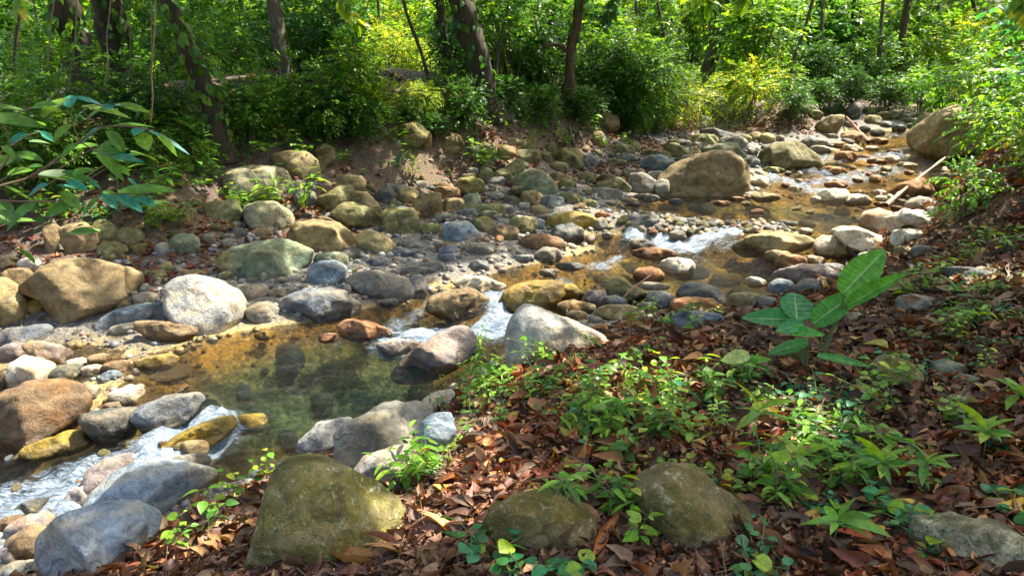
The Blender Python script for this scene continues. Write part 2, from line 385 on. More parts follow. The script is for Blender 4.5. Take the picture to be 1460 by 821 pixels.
dirt = np.maximum(dirt, sstep(.2, .5, above)*np.where((SD < 0) & (SD > -7), .22, 0)*sstep(-.1, .4, nz))
green = np.maximum(sstep(11, 20, np.hypot(XY[:, 0], XY[:, 1]))*sstep(.6, .9, above)*.75, sstep(26, 34, np.hypot(XY[:, 0], XY[:, 1])))
b = NB('forest_ground_material'); tc = b.n('ShaderNodeTexCoord').outputs['Object']
n1 = b.noise(tc, 3, 6, .65); n2 = b.noise(tc, 28, 5, .7)
vor = b.n('ShaderNodeTexVoronoi', {'Vector': tc, 'Scale': 26., 'Randomness': 1.}); vor2 = b.n('ShaderNodeTexVoronoi', {'Vector': tc, 'Scale': 55., 'Randomness': 1.})
peb = b.mix(b.n('ShaderNodeSeparateColor', {0: vor2.outputs['Color']}).outputs[0], (.07, .075, .07), (.24, .21, .17))
lit = b.mix(b.n('ShaderNodeSeparateColor', {0: vor.outputs['Color']}).outputs[0], (.035, .017, .009), (.15, .06, .03))
lit = b.mix(b.ramp(n1, .45, .65), lit, (.06, .04, .025))
bed = b.mix(b.ramp(b.noise(tc, 1.5, 6, .7, .8), .42, .58), (.55, .37, .10), (.12, .09, .035))  # golden gravel; bright patches against dark imitate sun dapples on the bed
bed = b.mix(1., bed, b.mix(b.n('ShaderNodeSeparateColor', {0: vor.outputs['Color']}).outputs[1], (.5, .5, .54), (1.5, 1.44, 1.3)), 'MULTIPLY')
soil = b.mix(n2, (.075, .05, .028), (.20, .135, .08))
c = b.mix(b.attr('litter').outputs['Fac'], peb, lit)
c = b.mix(b.attr('dirt').outputs['Fac'], c, soil)
c = b.mix(b.attr('green').outputs['Fac'], c, b.mix(n2, (.015, .03, .008), (.06, .10, .02)))
c = b.mix(b.attr('bed').outputs['Fac'], c, bed)
hgt = b.math('ADD', b.math('MULTIPLY', vor.outputs['Distance'], -.6), b.math('MULTIPLY', n2, .8))
bp = b.n('ShaderNodeBump', {'Height': hgt, 'Strength': .8, 'Distance': .03})
GMAT = b.done(b.n('ShaderNodeBsdfPrincipled', {'Base Color': c, 'Roughness': .85, 'Normal': bp.outputs[0]}).outputs[0])
me = mesh_np('ground', np.c_[XY, GZ], [GF, GC], GMAT, dict(bed=a_bed, litter=litter, dirt=dirt, green=green))
link('ground', me, kind='structure')

# ================================================================ water
x = np.arange(-9, 13, .045); y = np.arange(.8, 21, .045); X, Y = np.meshgrid(x, y); X = X.ravel(); Y = Y.ravel()
g = G(X, Y); wz = W(X, Y); keep = ((wz-g) > -.10) & (np.abs(sdist(X, Y)) < 4.6) & (np.abs(X) < .78*Y+1.5)
def seg_mask(segs):
    f = np.zeros(len(X))
    for (pts, r, s) in segs:
        P = np.array([_xy(*q) for q in pts])
        for a, c in zip(P[:-1], P[1:]):
            v = c-a; t = np.clip(((X-a[0])*v[0]+(Y-a[1])*v[1])/(v@v), 0, 1); d = np.hypot(X-a[0]-t*v[0], Y-a[1]-t*v[1])
            f = np.maximum(f, s*(1-sstep(r*.25, r, d)))
    return f
foam = seg_mask([([(712,420),(722,445),(700,462),(620,464),(560,478)], .30, 1.), ([(760,462),(680,470)], .2, .75), ([(640,412),(600,432),(560,452)], .2, .55),
    ([(275,600),(200,640),(120,672),(60,700),(-20,722)], .50, 1.15), ([(230,618),(110,645),(0,668)], .42, .85), ([(60,725),(0,760)], .25, .6),
    ([(888,318),(905,338)], .24, 1.1), ([(930,320),(955,349)], .28, 1.1), ([(1045,340),(960,354)], .28, 1.), ([(850,378),(880,368)], .2, .65), ([(800,400),(740,420)], .2, .5),
    ([(1060,272),(1110,262),(1170,284)], .35, .75), ([(1180,240),(1260,240),(1310,232)], .6, .6), ([(1180,270),(1260,255)], .6, .65), ([(1150,255),(1200,262)], .4, .6), ([(1240,195),(1290,186)], .5, .9), ([(1200,215),(1290,212)], .5, .5), ([(980,345),(1040,352)], .2, .5), ([(450,470),(530,470)], .2, .3)])
rip = .011*fbm(np.c_[X*1.0, Y*2.2, 0*X], 3.2, 3, 71) + .003*fbm(np.c_[X*1.5, Y*3, 0*X], 9, 2, 75)
chop = (.105*foam+.016*seg_mask([([(1050,280),(1200,235),(1260,195)], 1.6, 1.), ([(880,355),(760,420)], .5, 1.), ([(300,600),(600,500)], .7, .4)]))*fbm(P2(X, Y), 6, 3, 81)
idx = -np.ones(len(X), int); idx[keep] = np.arange(keep.sum())
m = len(x); q = (np.arange(len(y)-1)[:, None]*m+np.arange(m-1)[None]).ravel()
Q = np.stack([q, q+1, q+m+1, q+m], -1); Q = Q[(idx[Q] >= 0).all(1)]; Q = idx[Q]
b = NB('clear_stream_water_material'); tc = b.n('ShaderNodeTexCoord').outputs['Object']
mp = b.n('ShaderNodeMapping', {'Vector': tc, 'Rotation': (0, 0, math.radians(-28)), 'Scale': (1, 3.4, 1)}).outputs[0]
s1 = b.noise(mp, 9, 4, .6, .4); s2 = b.noise(mp, 40, 4, .65)
hh = b.math('ADD', s1, b.math('MULTIPLY', s2, .5))
bp = b.n('ShaderNodeBump', {'Height': hh, 'Strength': 1., 'Distance': .08})
fr = b.n('ShaderNodeFresnel', {'IOR': 1.33, 'Normal': bp.outputs[0]}).outputs[0]
dep = b.attr('depth').outputs['Fac']; fo = b.attr('foam').outputs['Fac']
tint = b.mix(b.ramp(dep, .20, .50), b.mix(b.ramp(dep, .0, .14), (.97, .95, .90), (.93, .82, .58)), (.40, .64, .70))
clear = b.n('ShaderNodeMixShader', {0: b.math('MULTIPLY', fr, 1.6), 1: b.n('ShaderNodeBsdfTransparent', {'Color': tint}).outputs[0],
        2: b.n('ShaderNodeBsdfGlossy', {'Color': (1, 1, 1, 1), 'Roughness': .07, 'Normal': bp.outputs[0]}).outputs[0]}).outputs[0]
fn = b.ramp(b.math('ADD', fo, b.math('MULTIPLY', b.math('SUBTRACT', b.noise(mp, 12, 7, .78, .8), .5), 2.9)), .48, 1.05)
fn = b.math('MULTIPLY', fn, b.ramp(fo, .05, .3))
white = b.n('ShaderNodeBsdfPrincipled', {'Base Color': b.mix(b.ramp(b.noise(mp, 22, 5, .7, .5), .38, .68), (.26, .42, .60), (.80, .86, .92)), 'Roughness': .35, 'Normal': bp.outputs[0]}).outputs[0]
WM = b.done(b.n('ShaderNodeMixShader', {0: b.math('MULTIPLY', fn, .82), 1: clear, 2: white}).outputs[0])
me = mesh_np('stream_water', np.c_[X, Y, wz+rip+chop][keep], Q, WM, dict(depth=(wz-g)[keep], foam=foam[keep]))
link('stream_water', me, kind='structure')

# ================================================================ rocks
REG = {'A': (0,0,2.92), 'B': (480,0,2.92), 'C': (960,0,2.92), 'D': (0,270,2.92), 'E': (480,270,2.92), 'F': (960,270,2.92), 'G': (0,541,2.92), 'H': (480,541,2.92), 'I': (960,541,2.92),
       'J': (300,180,4.5625), 'K': (600,180,4.5625), 'L': (860,150,4.5625), 'M': (1100,140,4.5625), 'X': (0,0,1)}
def outline(poly, n=96, sm=2):
    """radial function of a star-shaped outline about its centre"""
    P = np.asarray(poly, float); c = (P.min(0)+P.max(0))/2*.5+P.mean(0)*.5
    th = np.linspace(-np.pi, np.pi, n, endpoint=False); R = np.zeros(n); Qn = np.roll(P, -1, 0)
    for k, t in enumerate(th):
        d = np.array([math.cos(t), math.sin(t)]); best = 0
        for a, e in zip(P-c, Qn-c):
            v = e-a; D = d[0]*(-v[1])+d[1]*v[0]
            if abs(D) < 1e-9: continue
            s = (a[0]*(-v[1])+a[1]*v[0])/D; u = (d[0]*a[1]-d[1]*a[0])/D
            if s > 0 and -1e-6 <= u <= 1+1e-6: best = max(best, s)
        R[k] = best
    R[R == 0] = R[R > 0].min() if (R > 0).any() else 1
    for _ in range(sm): R = .5*R+.25*(np.roll(R, 1)+np.roll(R, -1))
    return c, th, R
def rock_verts(D, th, R, hd, seed, p=2.4, facet=1.0, rough=1.0):
    rg = np.random.default_rng(seed)
    phi = np.arctan2(D[:, 2], D[:, 0]); c = np.hypot(D[:, 0], D[:, 2]); s = np.abs(D[:, 1])
    k = (c**p+s**p)**(-1/p)
    Rp = np.interp(phi, np.r_[th, np.pi], np.r_[R, R[0]])
    rm = R.mean()
    V = np.stack([Rp*c*k*np.cos(phi), hd*D[:, 1]*k, Rp*c*k*np.sin(phi)], 1)
    sc = (rm+hd)/2; U = V/np.array([rm, hd, rm])
    fac = np.ones(len(D)); wgt = .18+.82*sstep(.12, .5, s)
    for _ in range(int((6+seed % 13)*facet)):
        n = nrm(rg.normal(size=3)); n[1] *= 1.4; n = nrm(n); h = rg.uniform(.68, .96)
        q = U@n; f = np.where(q > h, h/np.maximum(q, 1e-6), 1); fac = np.minimum(fac, f)
    V *= (1-(1-fac)*wgt)[:, None]
    dr = nrm(V)
    N = V/sc
    V += dr*sc*rough*(.06*fbm(N, 1.5, 2, seed) + .042*fbm(N, 4.5, 4, seed+5) - .03*np.maximum(0, .18-np.abs(vnoise(N, 2.1, seed+9)))*2)[:, None]
    return V
ROCKS = []      # (px, py, w, h, nick)
LAND = []
def place_rock(name, poly, mat, label, nick=None, seed=0, hd=None, p=2.5, facet=1., rough=1., base=None, cat=None, group=None, ext=.22):
    P = np.asarray(poly, float); x0, y0 = P.min(0); x1, y1 = P.max(0); w, h = x1-x0, y1-y0
    g = hit((x0+x1)/2, min(base or (y1-.10*h), 818)) if not isinstance(base, tuple) else on_z((x0+x1)/2, base[0], base[1])
    Dg = math.hypot(g[0], g[1])
    # stretch the bottom so that the stone sits in the ground
    P = P.copy(); low = P[:, 1] > y1-.3*h; P[low, 1] += ext*h*(P[low, 1]-(y1-.3*h))/(.3*h)
    P[:, 1] = -P[:, 1]
    c, th, R = outline(P, 96, 1 if p > 3 else 2); R = R*(1.0 if w < 60 and x0 > 640 and (y0 > 318 or x0 > 1050) else 1.24 if w < 45 and y1 < 420 else 1.13 if w < 140 else 1.02)
    sc0 = Dg/FPX; ww, hh = w*sc0, h*sc0
    hdv = (hd or .5)*math.sqrt(ww*min(hh*1.5, ww))*(.95 if h < .45*w else 1.)
    cx, cy = c[0], -c[1]
    gt = hit(cx, max(y0+.12*h, 2)); Dt = math.hypot(gt[0], gt[1])
    C = at_dist(cx, cy, min(Dg+.55*hdv, max(Dg+.05*hdv, Dt-.15*hdv)))
    dist = np.linalg.norm(C-CAM); k = dist/FPX*1.0
    v = nrm(C-CAM); Rv = nrm(np.cross(v, [0, 0, 1])); Uv = np.cross(Rv, v)
    sub = 5 if w > 70 else (4 if w > 22 else 3)
    k2 = (C-CAM)@_F/FPX
    V = rock_verts(ICO[sub][0], th, R*k2, hdv, seed, p, facet, rough)
    Wd = V[:, :1]*Rv+V[:, 1:2]*v+V[:, 2:]*Uv + C
    zb = Wd[:, 2].min(); O = np.array([C[0], C[1], zb])
    wl_ = W(Wd[:, 0], Wd[:, 1]); gg = G(C[0], C[1])[0]
    inw = float(gg < float(W(C[0], C[1]))+.06)
    wet = inw*(1-sstep(.015, .08+.05*float(hh > .2), Wd[:, 2]-wl_))
    me = mesh_np(name, Wd-O, ICO[sub][1], RM[mat], dict(wet=wet))
    o = link(name, me, None, O, label, cat or name, group)
    ROCKS.append((cx, cy, w, h, C, max(ww, hdv*2)))
    if nick: LAND.append((nick, cx, (y0+y1)/2, w, h))
    return o
PEND = []   # stones that still need a label: (obj, desc, px, py, w, h)
def R_(reg, mat, pts, label=None, nick=None, **kw):
    ox, oy, s = REG[reg]; v = [float(t) for t in pts.split()]
    sd = int(abs(v[0]*13+v[1]*7+len(v))) % 9973
    if len(v) == 4:
        x0, y0, x1, y1 = v; cx, cy, a, bb = (x0+x1)/2, (y0+y1)/2, (x1-x0)/2, (y1-y0)/2
        rg = np.random.default_rng(sd); poly = []
        e = rg.uniform(.62, .95); sk = rg.uniform(-.25, .25)
        for t in np.linspace(0, 2*np.pi, 11, endpoint=False)+rg.uniform(0, .5):
            ct, st = math.cos(t), math.sin(t); r = rg.uniform(.9, 1.03)
            X_ = math.copysign(abs(ct)**e, ct)*r; Y_ = math.copysign(abs(st)**e, st)*r
            poly.append((cx+a*(X_+sk*-Y_*(.5 if Y_ < 0 else 0)), cy+bb*Y_))
    else: poly = [(v[i], v[i+1]) for i in range(0, len(v), 2)]
    poly = [(ox+a/s, oy+b_/s) for a, b_ in poly]
    P = np.array(poly); w = np.ptp(P[:, 0]); h = np.ptp(P[:, 1])
    o = place_rock('boulder' if (w > 62 or (nick and w > 45)) else 'stone', poly, mat, label, nick, seed=sd, **{**dict(p=2.3+(sd*7 % 14)/9), **kw})
    if not label:
        g_ = h/w; shp = 'flat' if g_ < .42 else ('long' if g_ < .55 else ('upright' if g_ > 1.15 else ('blocky' if sd % 3 == 0 else 'rounded')))
        sz = 'large' if w > 75 else ('medium' if w > 42 else 'small')
        PEND.append((o, f'{sz} {shp} {MATWORD[mat]} {o.name.split(".")[0]}', P[:, 0].mean(), P[:, 1].mean(), w, h))
    return o
# ---- named boulders
R_('D','tan','-70 480 -40 390 0 365 50 385 90 440 95 500 85 560 20 590 -60 580','rounded tan boulder with a root hanging down its side, just downstream of the cracked slab','the root-draped tan boulder')
R_('D','tan','125 360 190 325 250 300 350 288 440 310 500 345 560 365 600 410 560 450 470 480 240 518 215 480 180 430 135 395','largest flat tan slab on the far bank, split by a crack across its face','the cracked tan slab',p=3.2,hd=.6)
R_('D','pale','722 400 760 375 840 366 920 400 985 445 1000 490 985 540 930 570 850 590 790 575 740 545 722 490','big smooth pale grey boulder dappled with sun at the edge of the green pool','the dappled pale boulder',facet=.4,rough=.6)
R_('D','teal','895 280 960 235 1050 218 1180 213 1260 245 1315 275 1290 325 1200 355 1080 375 990 380 930 335','wide flattened greenish boulder with turquoise stains, above the dappled pale boulder','the turquoise-stained boulder')
R_('D','slate','1175 490 1210 445 1280 420 1360 418 1430 435 1500 495 1480 530 1400 530 1300 545 1190 535','low slate blue boulder with a ridged top at the edge of the pool','the low slate blue boulder')
R_('D','brown','578 530 640 540 740 570 840 605 830 625 740 645 640 610 585 570','angular brown wedge of rock lying in front of the dappled pale boulder','the brown wedge',p=3.5)
R_('D','blue','400 560 440 520 520 490 640 485 700 490 720 530 710 555 600 570 480 575')
R_('J','gran','230 560 260 510 330 495 420 510 510 570 520 640 480 690 370 705 290 670 240 610','speckled granite boulder with moss on its upstream side and a sprout on top','the sprouting granite boulder')
R_('J','gran','125 380 150 300 230 278 380 275 470 300 510 370 530 470 420 490 300 480 180 450','broad flat-topped speckled granite boulder with small plants growing over it','the flat-topped granite boulder',p=3)
R_('J','tan','420 190 520 170 620 180 680 230 700 310 600 320 500 340 430 260','tan mossy boulder with a dark crease, under the shrubs at the top of the bank','the creased tan boulder',p=3)
R_('J','moss','650 170 740 130 800 160 815 210 780 270 700 270','dark mossy boulder half hidden by the dark shrub at the bank top')
R_('J','olive','675 520 690 480 780 430 850 400 920 390 935 450 900 520 800 560 700 545',p=3)
R_('J','tan','800 420 890 335 970 345 1005 370 975 430 900 480 820 470')
R_('J','tan','910 500 950 430 1020 450 1080 510 1110 580 1000 600')
R_('J','olive','800 570 880 505 940 505 1040 540 1120 600 1100 650 1020 675 900 640','smooth olive-grey boulder with a rounded snout beside the square block','the smooth olive boulder')
R_('J','brown','690 600 720 575 900 660 925 710 850 710 760 640',p=4)
R_('J','tan','515 700 600 630 700 615 850 660 970 760 940 800 800 815 640 790 560 760','large bulky tan-olive boulder with a sunlit streak across its top','the bulky tan-olive boulder',p=3)
R_('J','olive','1125 550 1180 540 1320 550 1340 590 1365 680 1350 710 1200 715 1150 690','square flat-faced olive block standing on the gravel','the square block',p=4.5,facet=.4,hd=.42)
R_('J','tan','960 700 1010 680 1120 710 1200 780 1180 820 1000 830 975 760','tan wedge with a bright ridge, lying against the bulky tan-olive boulder',p=3.5)
R_('K','tan','0 460 40 450 115 455 130 540 110 590 20 605 -25 580 -30 500','upright tan block with a bright edge beside the square block',p=4)
R_('K','teal','620 340 640 315 700 295 790 300 860 370 890 440 860 475 760 455 690 440 625 415','big pale greenish boulder with an angular shoulder in the middle of the far stones','the pale greenish boulder',p=3.2)
R_('K','olive','550 280 630 222 680 300 660 335 560 310',p=4)
R_('K','tan','490 160 540 130 600 145 612 185 570 212 510 205','round yellowish stone with a worn ring on its face under the dirt bank','the ringed stone')
R_('K','moss','850 200 890 155 980 150 1060 190 1065 250 980 270 860 250','large mottled olive boulder at the foot of the dark bank','the mottled olive boulder')
R_('K','olive','1130 345 1200 315 1290 340 1370 390 1360 435 1300 430 1220 370 1140 370','long curved olive boulder draped over the blocks like a caterpillar','the long curved boulder')
R_('K','gold','815 640 850 590 950 562 1060 570 1140 610 1145 660 1060 675 940 685 860 675','long smooth yellowish boulder with leaf shadows on its sunny side','the long yellowish boulder',rough=.5,facet=.4)
R_('K','dark','835 680 880 645 980 630 1060 670 1065 730 1010 770 900 750 840 710','dark boulder with slanting bands, right in front of the long yellowish boulder','the banded dark boulder',p=3.2)
R_('K','brown','645 750 700 712 800 705 900 730 938 775 900 800 760 812 670 795','smooth oval brown-grey boulder like a loaf, beside the banded dark boulder','the loaf-shaped boulder',facet=.3,rough=.5)
R_('K','blue','150 650 180 628 310 630 400 715 300 750 160 740',p=3.5)
R_('E','grey','40 380 90 350 170 342 260 370 320 400 335 440 290 465 200 455 120 430','long smooth grey boulder with soft sun dapples beside the small side rapid','the long smooth grey boulder',facet=.5)
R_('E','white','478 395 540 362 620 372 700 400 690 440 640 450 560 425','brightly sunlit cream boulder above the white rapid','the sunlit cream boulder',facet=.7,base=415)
R_('E','brown','365 495 400 450 470 425 560 418 620 450 635 490 560 515 480 530','wet brown boulder washed by the white rapid on its upstream side','the wet brown boulder')
R_('E','gold','670 480 700 430 760 400 830 385 930 385 945 440 900 490 800 500','wet golden boulder with a bright dry cap in the rapid','the golden capped boulder',facet=.6)
R_('E','gold','925 400 980 390 1030 430 1020 465 930 465')
R_('E','pale','725 640 740 560 780 500 820 497 930 540 1060 590 1110 620 1080 700 900 720 740 710','large pale pyramid-shaped boulder at the near edge of the pool, weeds before it','the pale pyramid boulder',p=2.8,hd=.55,rough=.7)
R_('E','purple','215 745 280 700 370 640 470 585 540 572 575 610 590 690 520 720 400 750 260 762','fin-shaped mauve-grey boulder sloping down into the pool','the fin-shaped boulder',p=2.8,rough=.6)
R_('E','pink','18 560 50 540 130 550 220 590 228 615 120 620 30 605','wet reddish brown stone breaking the surface of the pool','the wet reddish stone')
R_('E','purple','160 640 250 625 350 640 340 670 220 680')
R_('E','olive','1122 420 1160 372 1230 400 1300 440 1260 470 1150 460',p=3.2)
R_('F','dark','20 440 50 400 120 392 180 410 213 450 200 485 40 480','round dark brown boulder at the near water edge beside the amber pool','the round dark boulder',rough=.6)
R_('F','pink','0 470 60 455 150 455 215 490 210 520 80 525 -10 515','rounded reddish boulder in front of the round dark boulder','the rounded reddish boulder')
R_('F','blue','5 530 60 512 190 515 215 560 140 590 10 575')
R_('F','tan','240 250 330 200 430 182 540 185 585 210 540 240 440 262 300 272','long low tan boulder below the pebble dam','the long low tan boulder',facet=.6)
R_('F','purple','395 405 430 345 520 318 600 312 650 330 640 360 540 380 420 410','smooth brown-grey boulder among the big cluster at the near water edge','the smooth brown-grey boulder',facet=.5)
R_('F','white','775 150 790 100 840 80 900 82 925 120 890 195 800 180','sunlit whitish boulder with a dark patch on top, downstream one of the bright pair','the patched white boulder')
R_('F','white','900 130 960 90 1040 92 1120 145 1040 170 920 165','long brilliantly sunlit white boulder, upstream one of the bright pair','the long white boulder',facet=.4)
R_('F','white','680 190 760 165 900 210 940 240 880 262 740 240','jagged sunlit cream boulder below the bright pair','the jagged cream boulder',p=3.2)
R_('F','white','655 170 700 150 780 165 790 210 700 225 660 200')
R_('G','brown','-60 230 -30 110 40 50 150 25 260 45 330 90 340 160 300 210 200 250 40 275 -50 270','huge rounded brown boulder with orange flakes beside the lower rapid','the orange-flaked boulder',rough=.8)
R_('G','dark','358 150 370 125 480 128 560 145 570 185 530 235 440 255 390 220','bowl-shaped dark boulder with a bright dry rim on top','the bowl-shaped boulder',facet=.5)
R_('G','slate','570 130 600 95 700 72 820 80 850 110 780 170 640 205','wet slate boulder at the head of the lower rapid','the wet slate boulder')
R_('G','gold','650 290 700 240 850 190 960 180 975 230 880 270 760 290','golden flat slab just under the water beside the lower rapid','the golden slab',p=3)
R_('G','blue','350 510 400 420 500 350 600 332 700 345 820 400 900 450 880 500 700 560 620 590 450 560','broad blue-grey boulder with a round sun patch, beside the lower rapid','the broad blue-grey boulder',facet=.6,rough=.6)
R_('G','purple','335 440 380 370 450 338 540 335 560 400 450 470 350 460')
R_('G','purple','280 480 310 450 380 450 400 530 300 540')
R_('G','blue','178 650 220 570 310 525 420 517 540 540 640 590 690 640 600 760 400 840 330 860 270 840 200 740','cracked blue-grey boulder nearest the camera beside the lower rapid','the cracked blue-grey boulder',facet=.5,rough=.6,base=812)
R_('D','purple','115 630 160 620 250 660 295 700 240 740 150 700','pinkish mauve angular rock on top of the pile in the stream bend','the pinkish angular rock',p=3.2)
R_('D','white','50 760 70 710 130 690 215 750 225 800 190 830 60 825','tan and white rock under the pinkish angular rock',None,p=3)
R_('X','moss','338 850 352 790 374 740 392 690 408 662 430 650 468 651 520 690 560 715 578 740 578 765 545 795 500 815 470 850','biggest mossy boulder in the picture, a tall olive hump on the near bank','the tall mossy hump',p=2.3,hd=.5,facet=.6,rough=.8,base=803,ext=.1)
R_('H','grey','20 230 60 180 200 115 330 112 420 150 380 185 350 270 150 340 70 390 20 350','grey-brown boulder with a flat top and shadowed front at the pool corner','the flat-topped grey-brown boulder',p=3.2,base=655)
R_('H','pale','70 400 130 320 250 292 360 300 400 400 330 460 200 475 110 450','smooth pale boulder tucked behind the tall mossy hump','the smooth pale boulder',facet=.3,rough=.5,base=690)
R_('H','blue','350 240 360 180 400 150 480 140 490 230 430 300 370 290',base=645)
R_('H','pale','325 120 400 60 480 50 500 140 420 160')
R_('G','pale','1235 290 1260 240 1340 185 1460 175 1500 240 1450 300 1300 310','pinkish pale boulder at the water edge behind the tall mossy hump','the pinkish pale boulder')
R_('H','moss','605 620 640 540 760 475 880 468 980 500 1060 570 1085 650 1000 740 900 765 700 740 620 680','rounded mossy boulder with dry straw across it, in the leaf litter','the straw-crossed boulder',p=2.8,base=792)
R_('X','moss','898 700 915 678 940 667 985 668 1020 690 1060 710 1078 750 1072 785 1010 790 960 775 920 745','mossy boulder with yellow-veined creeper leaves lying over it','the creeper-covered boulder',p=2.8,base=772)
R_('X','gran','855 820 865 795 890 785 930 790 960 821 970 850 860 850','speckled lichen-grey stone poking out of the litter at the bottom edge of the photo',base=812)
R_('X','gran','1220 810 1290 760 1350 735 1400 728 1450 740 1490 780 1480 835 1280 850','broad pale lichen-covered boulder sunk in litter at the near upstream corner','the lichen-covered boulder',p=3,base=795)
R_('L','tan','385 480 400 460 500 395 600 345 700 315 800 325 890 370 930 450 925 530 880 595 700 600 480 605 400 590','huge golden tan boulder with a sunlit round end, upstream in the middle','the huge golden boulder',p=3,hd=.6,rough=.7)
R_('L','olive','1018 340 1040 315 1150 260 1230 245 1300 280 1380 340 1415 385 1390 420 1280 440 1080 430 1020 410','large olive-tan boulder with a slanted sunny end, upstream of the huge golden boulder','the slanted olive boulder',p=2.8,rough=.6)
R_('L','teal','620 290 800 250 850 250 930 320 900 355 700 340','blue-green slab behind the huge golden boulder','the blue-green slab',p=3.2)
R_('L','blue','220 380 290 335 370 330 450 365 468 410 400 440 250 425','grey-blue boulder with rough top beside the huge golden boulder','the rough grey-blue boulder')
R_('L','grey','185 460 250 455 330 500 330 585 190 585',None,'the blocky grey stone',p=4)
R_('L','olive','390 260 470 260 560 300 595 345 500 350 420 310')
R_('L','dark','630 165 720 155 850 190 840 230 640 225')
R_('M','dark','170 290 250 250 330 265 385 290 380 335 180 330')
R_('M','tan','290 175 340 130 380 107 460 108 455 170 410 250 350 235 310 205','pointed sunlit cream boulder standing below the far bank, stick behind it','the pointed cream boulder',p=3.2)
R_('M','dark','480 80 530 20 580 40 580 110 550 150 500 140')
R_('M','tan','925 260 960 210 1080 120 1200 60 1330 60 1420 160 1400 350 1250 450 1180 440 1050 380 960 320','huge leaning brown mottled boulder overhanging the stream by the leafy bush','the leaning brown boulder',p=2.8,rough=.8,base=225,hd=.6,ext=.05)
R_('M','pink','760 620 840 570 960 515 1050 600 950 640 830 640','red-brown slab with a sharp ridge beneath the fallen pole','the red-brown slab',p=3.5)
R_('M','olive','1040 500 1120 480 1220 490 1200 560 1110 620 1050 580','dark mottled boulder beneath the leaning brown boulder')
R_('M','grey','875 690 950 640 1040 655 1110 690 1040 740 900 745','smooth grey boulder with a pale side beside the sunlit white pair','the smooth grey boulder')
R_('B','moss','245 560 270 525 330 515 390 560 380 610 330 630 260 600','dark mossy boulder at the top of the dirt slope','the mossy slope-top boulder')
R_('B','moss','430 580 470 555 520 590 530 630 440 635')
R_('B','brown','1065 500 1110 478 1160 490 1168 530 1110 548 1070 535','rounded brown boulder in shade beneath the thin forked tree','the shaded brown boulder')
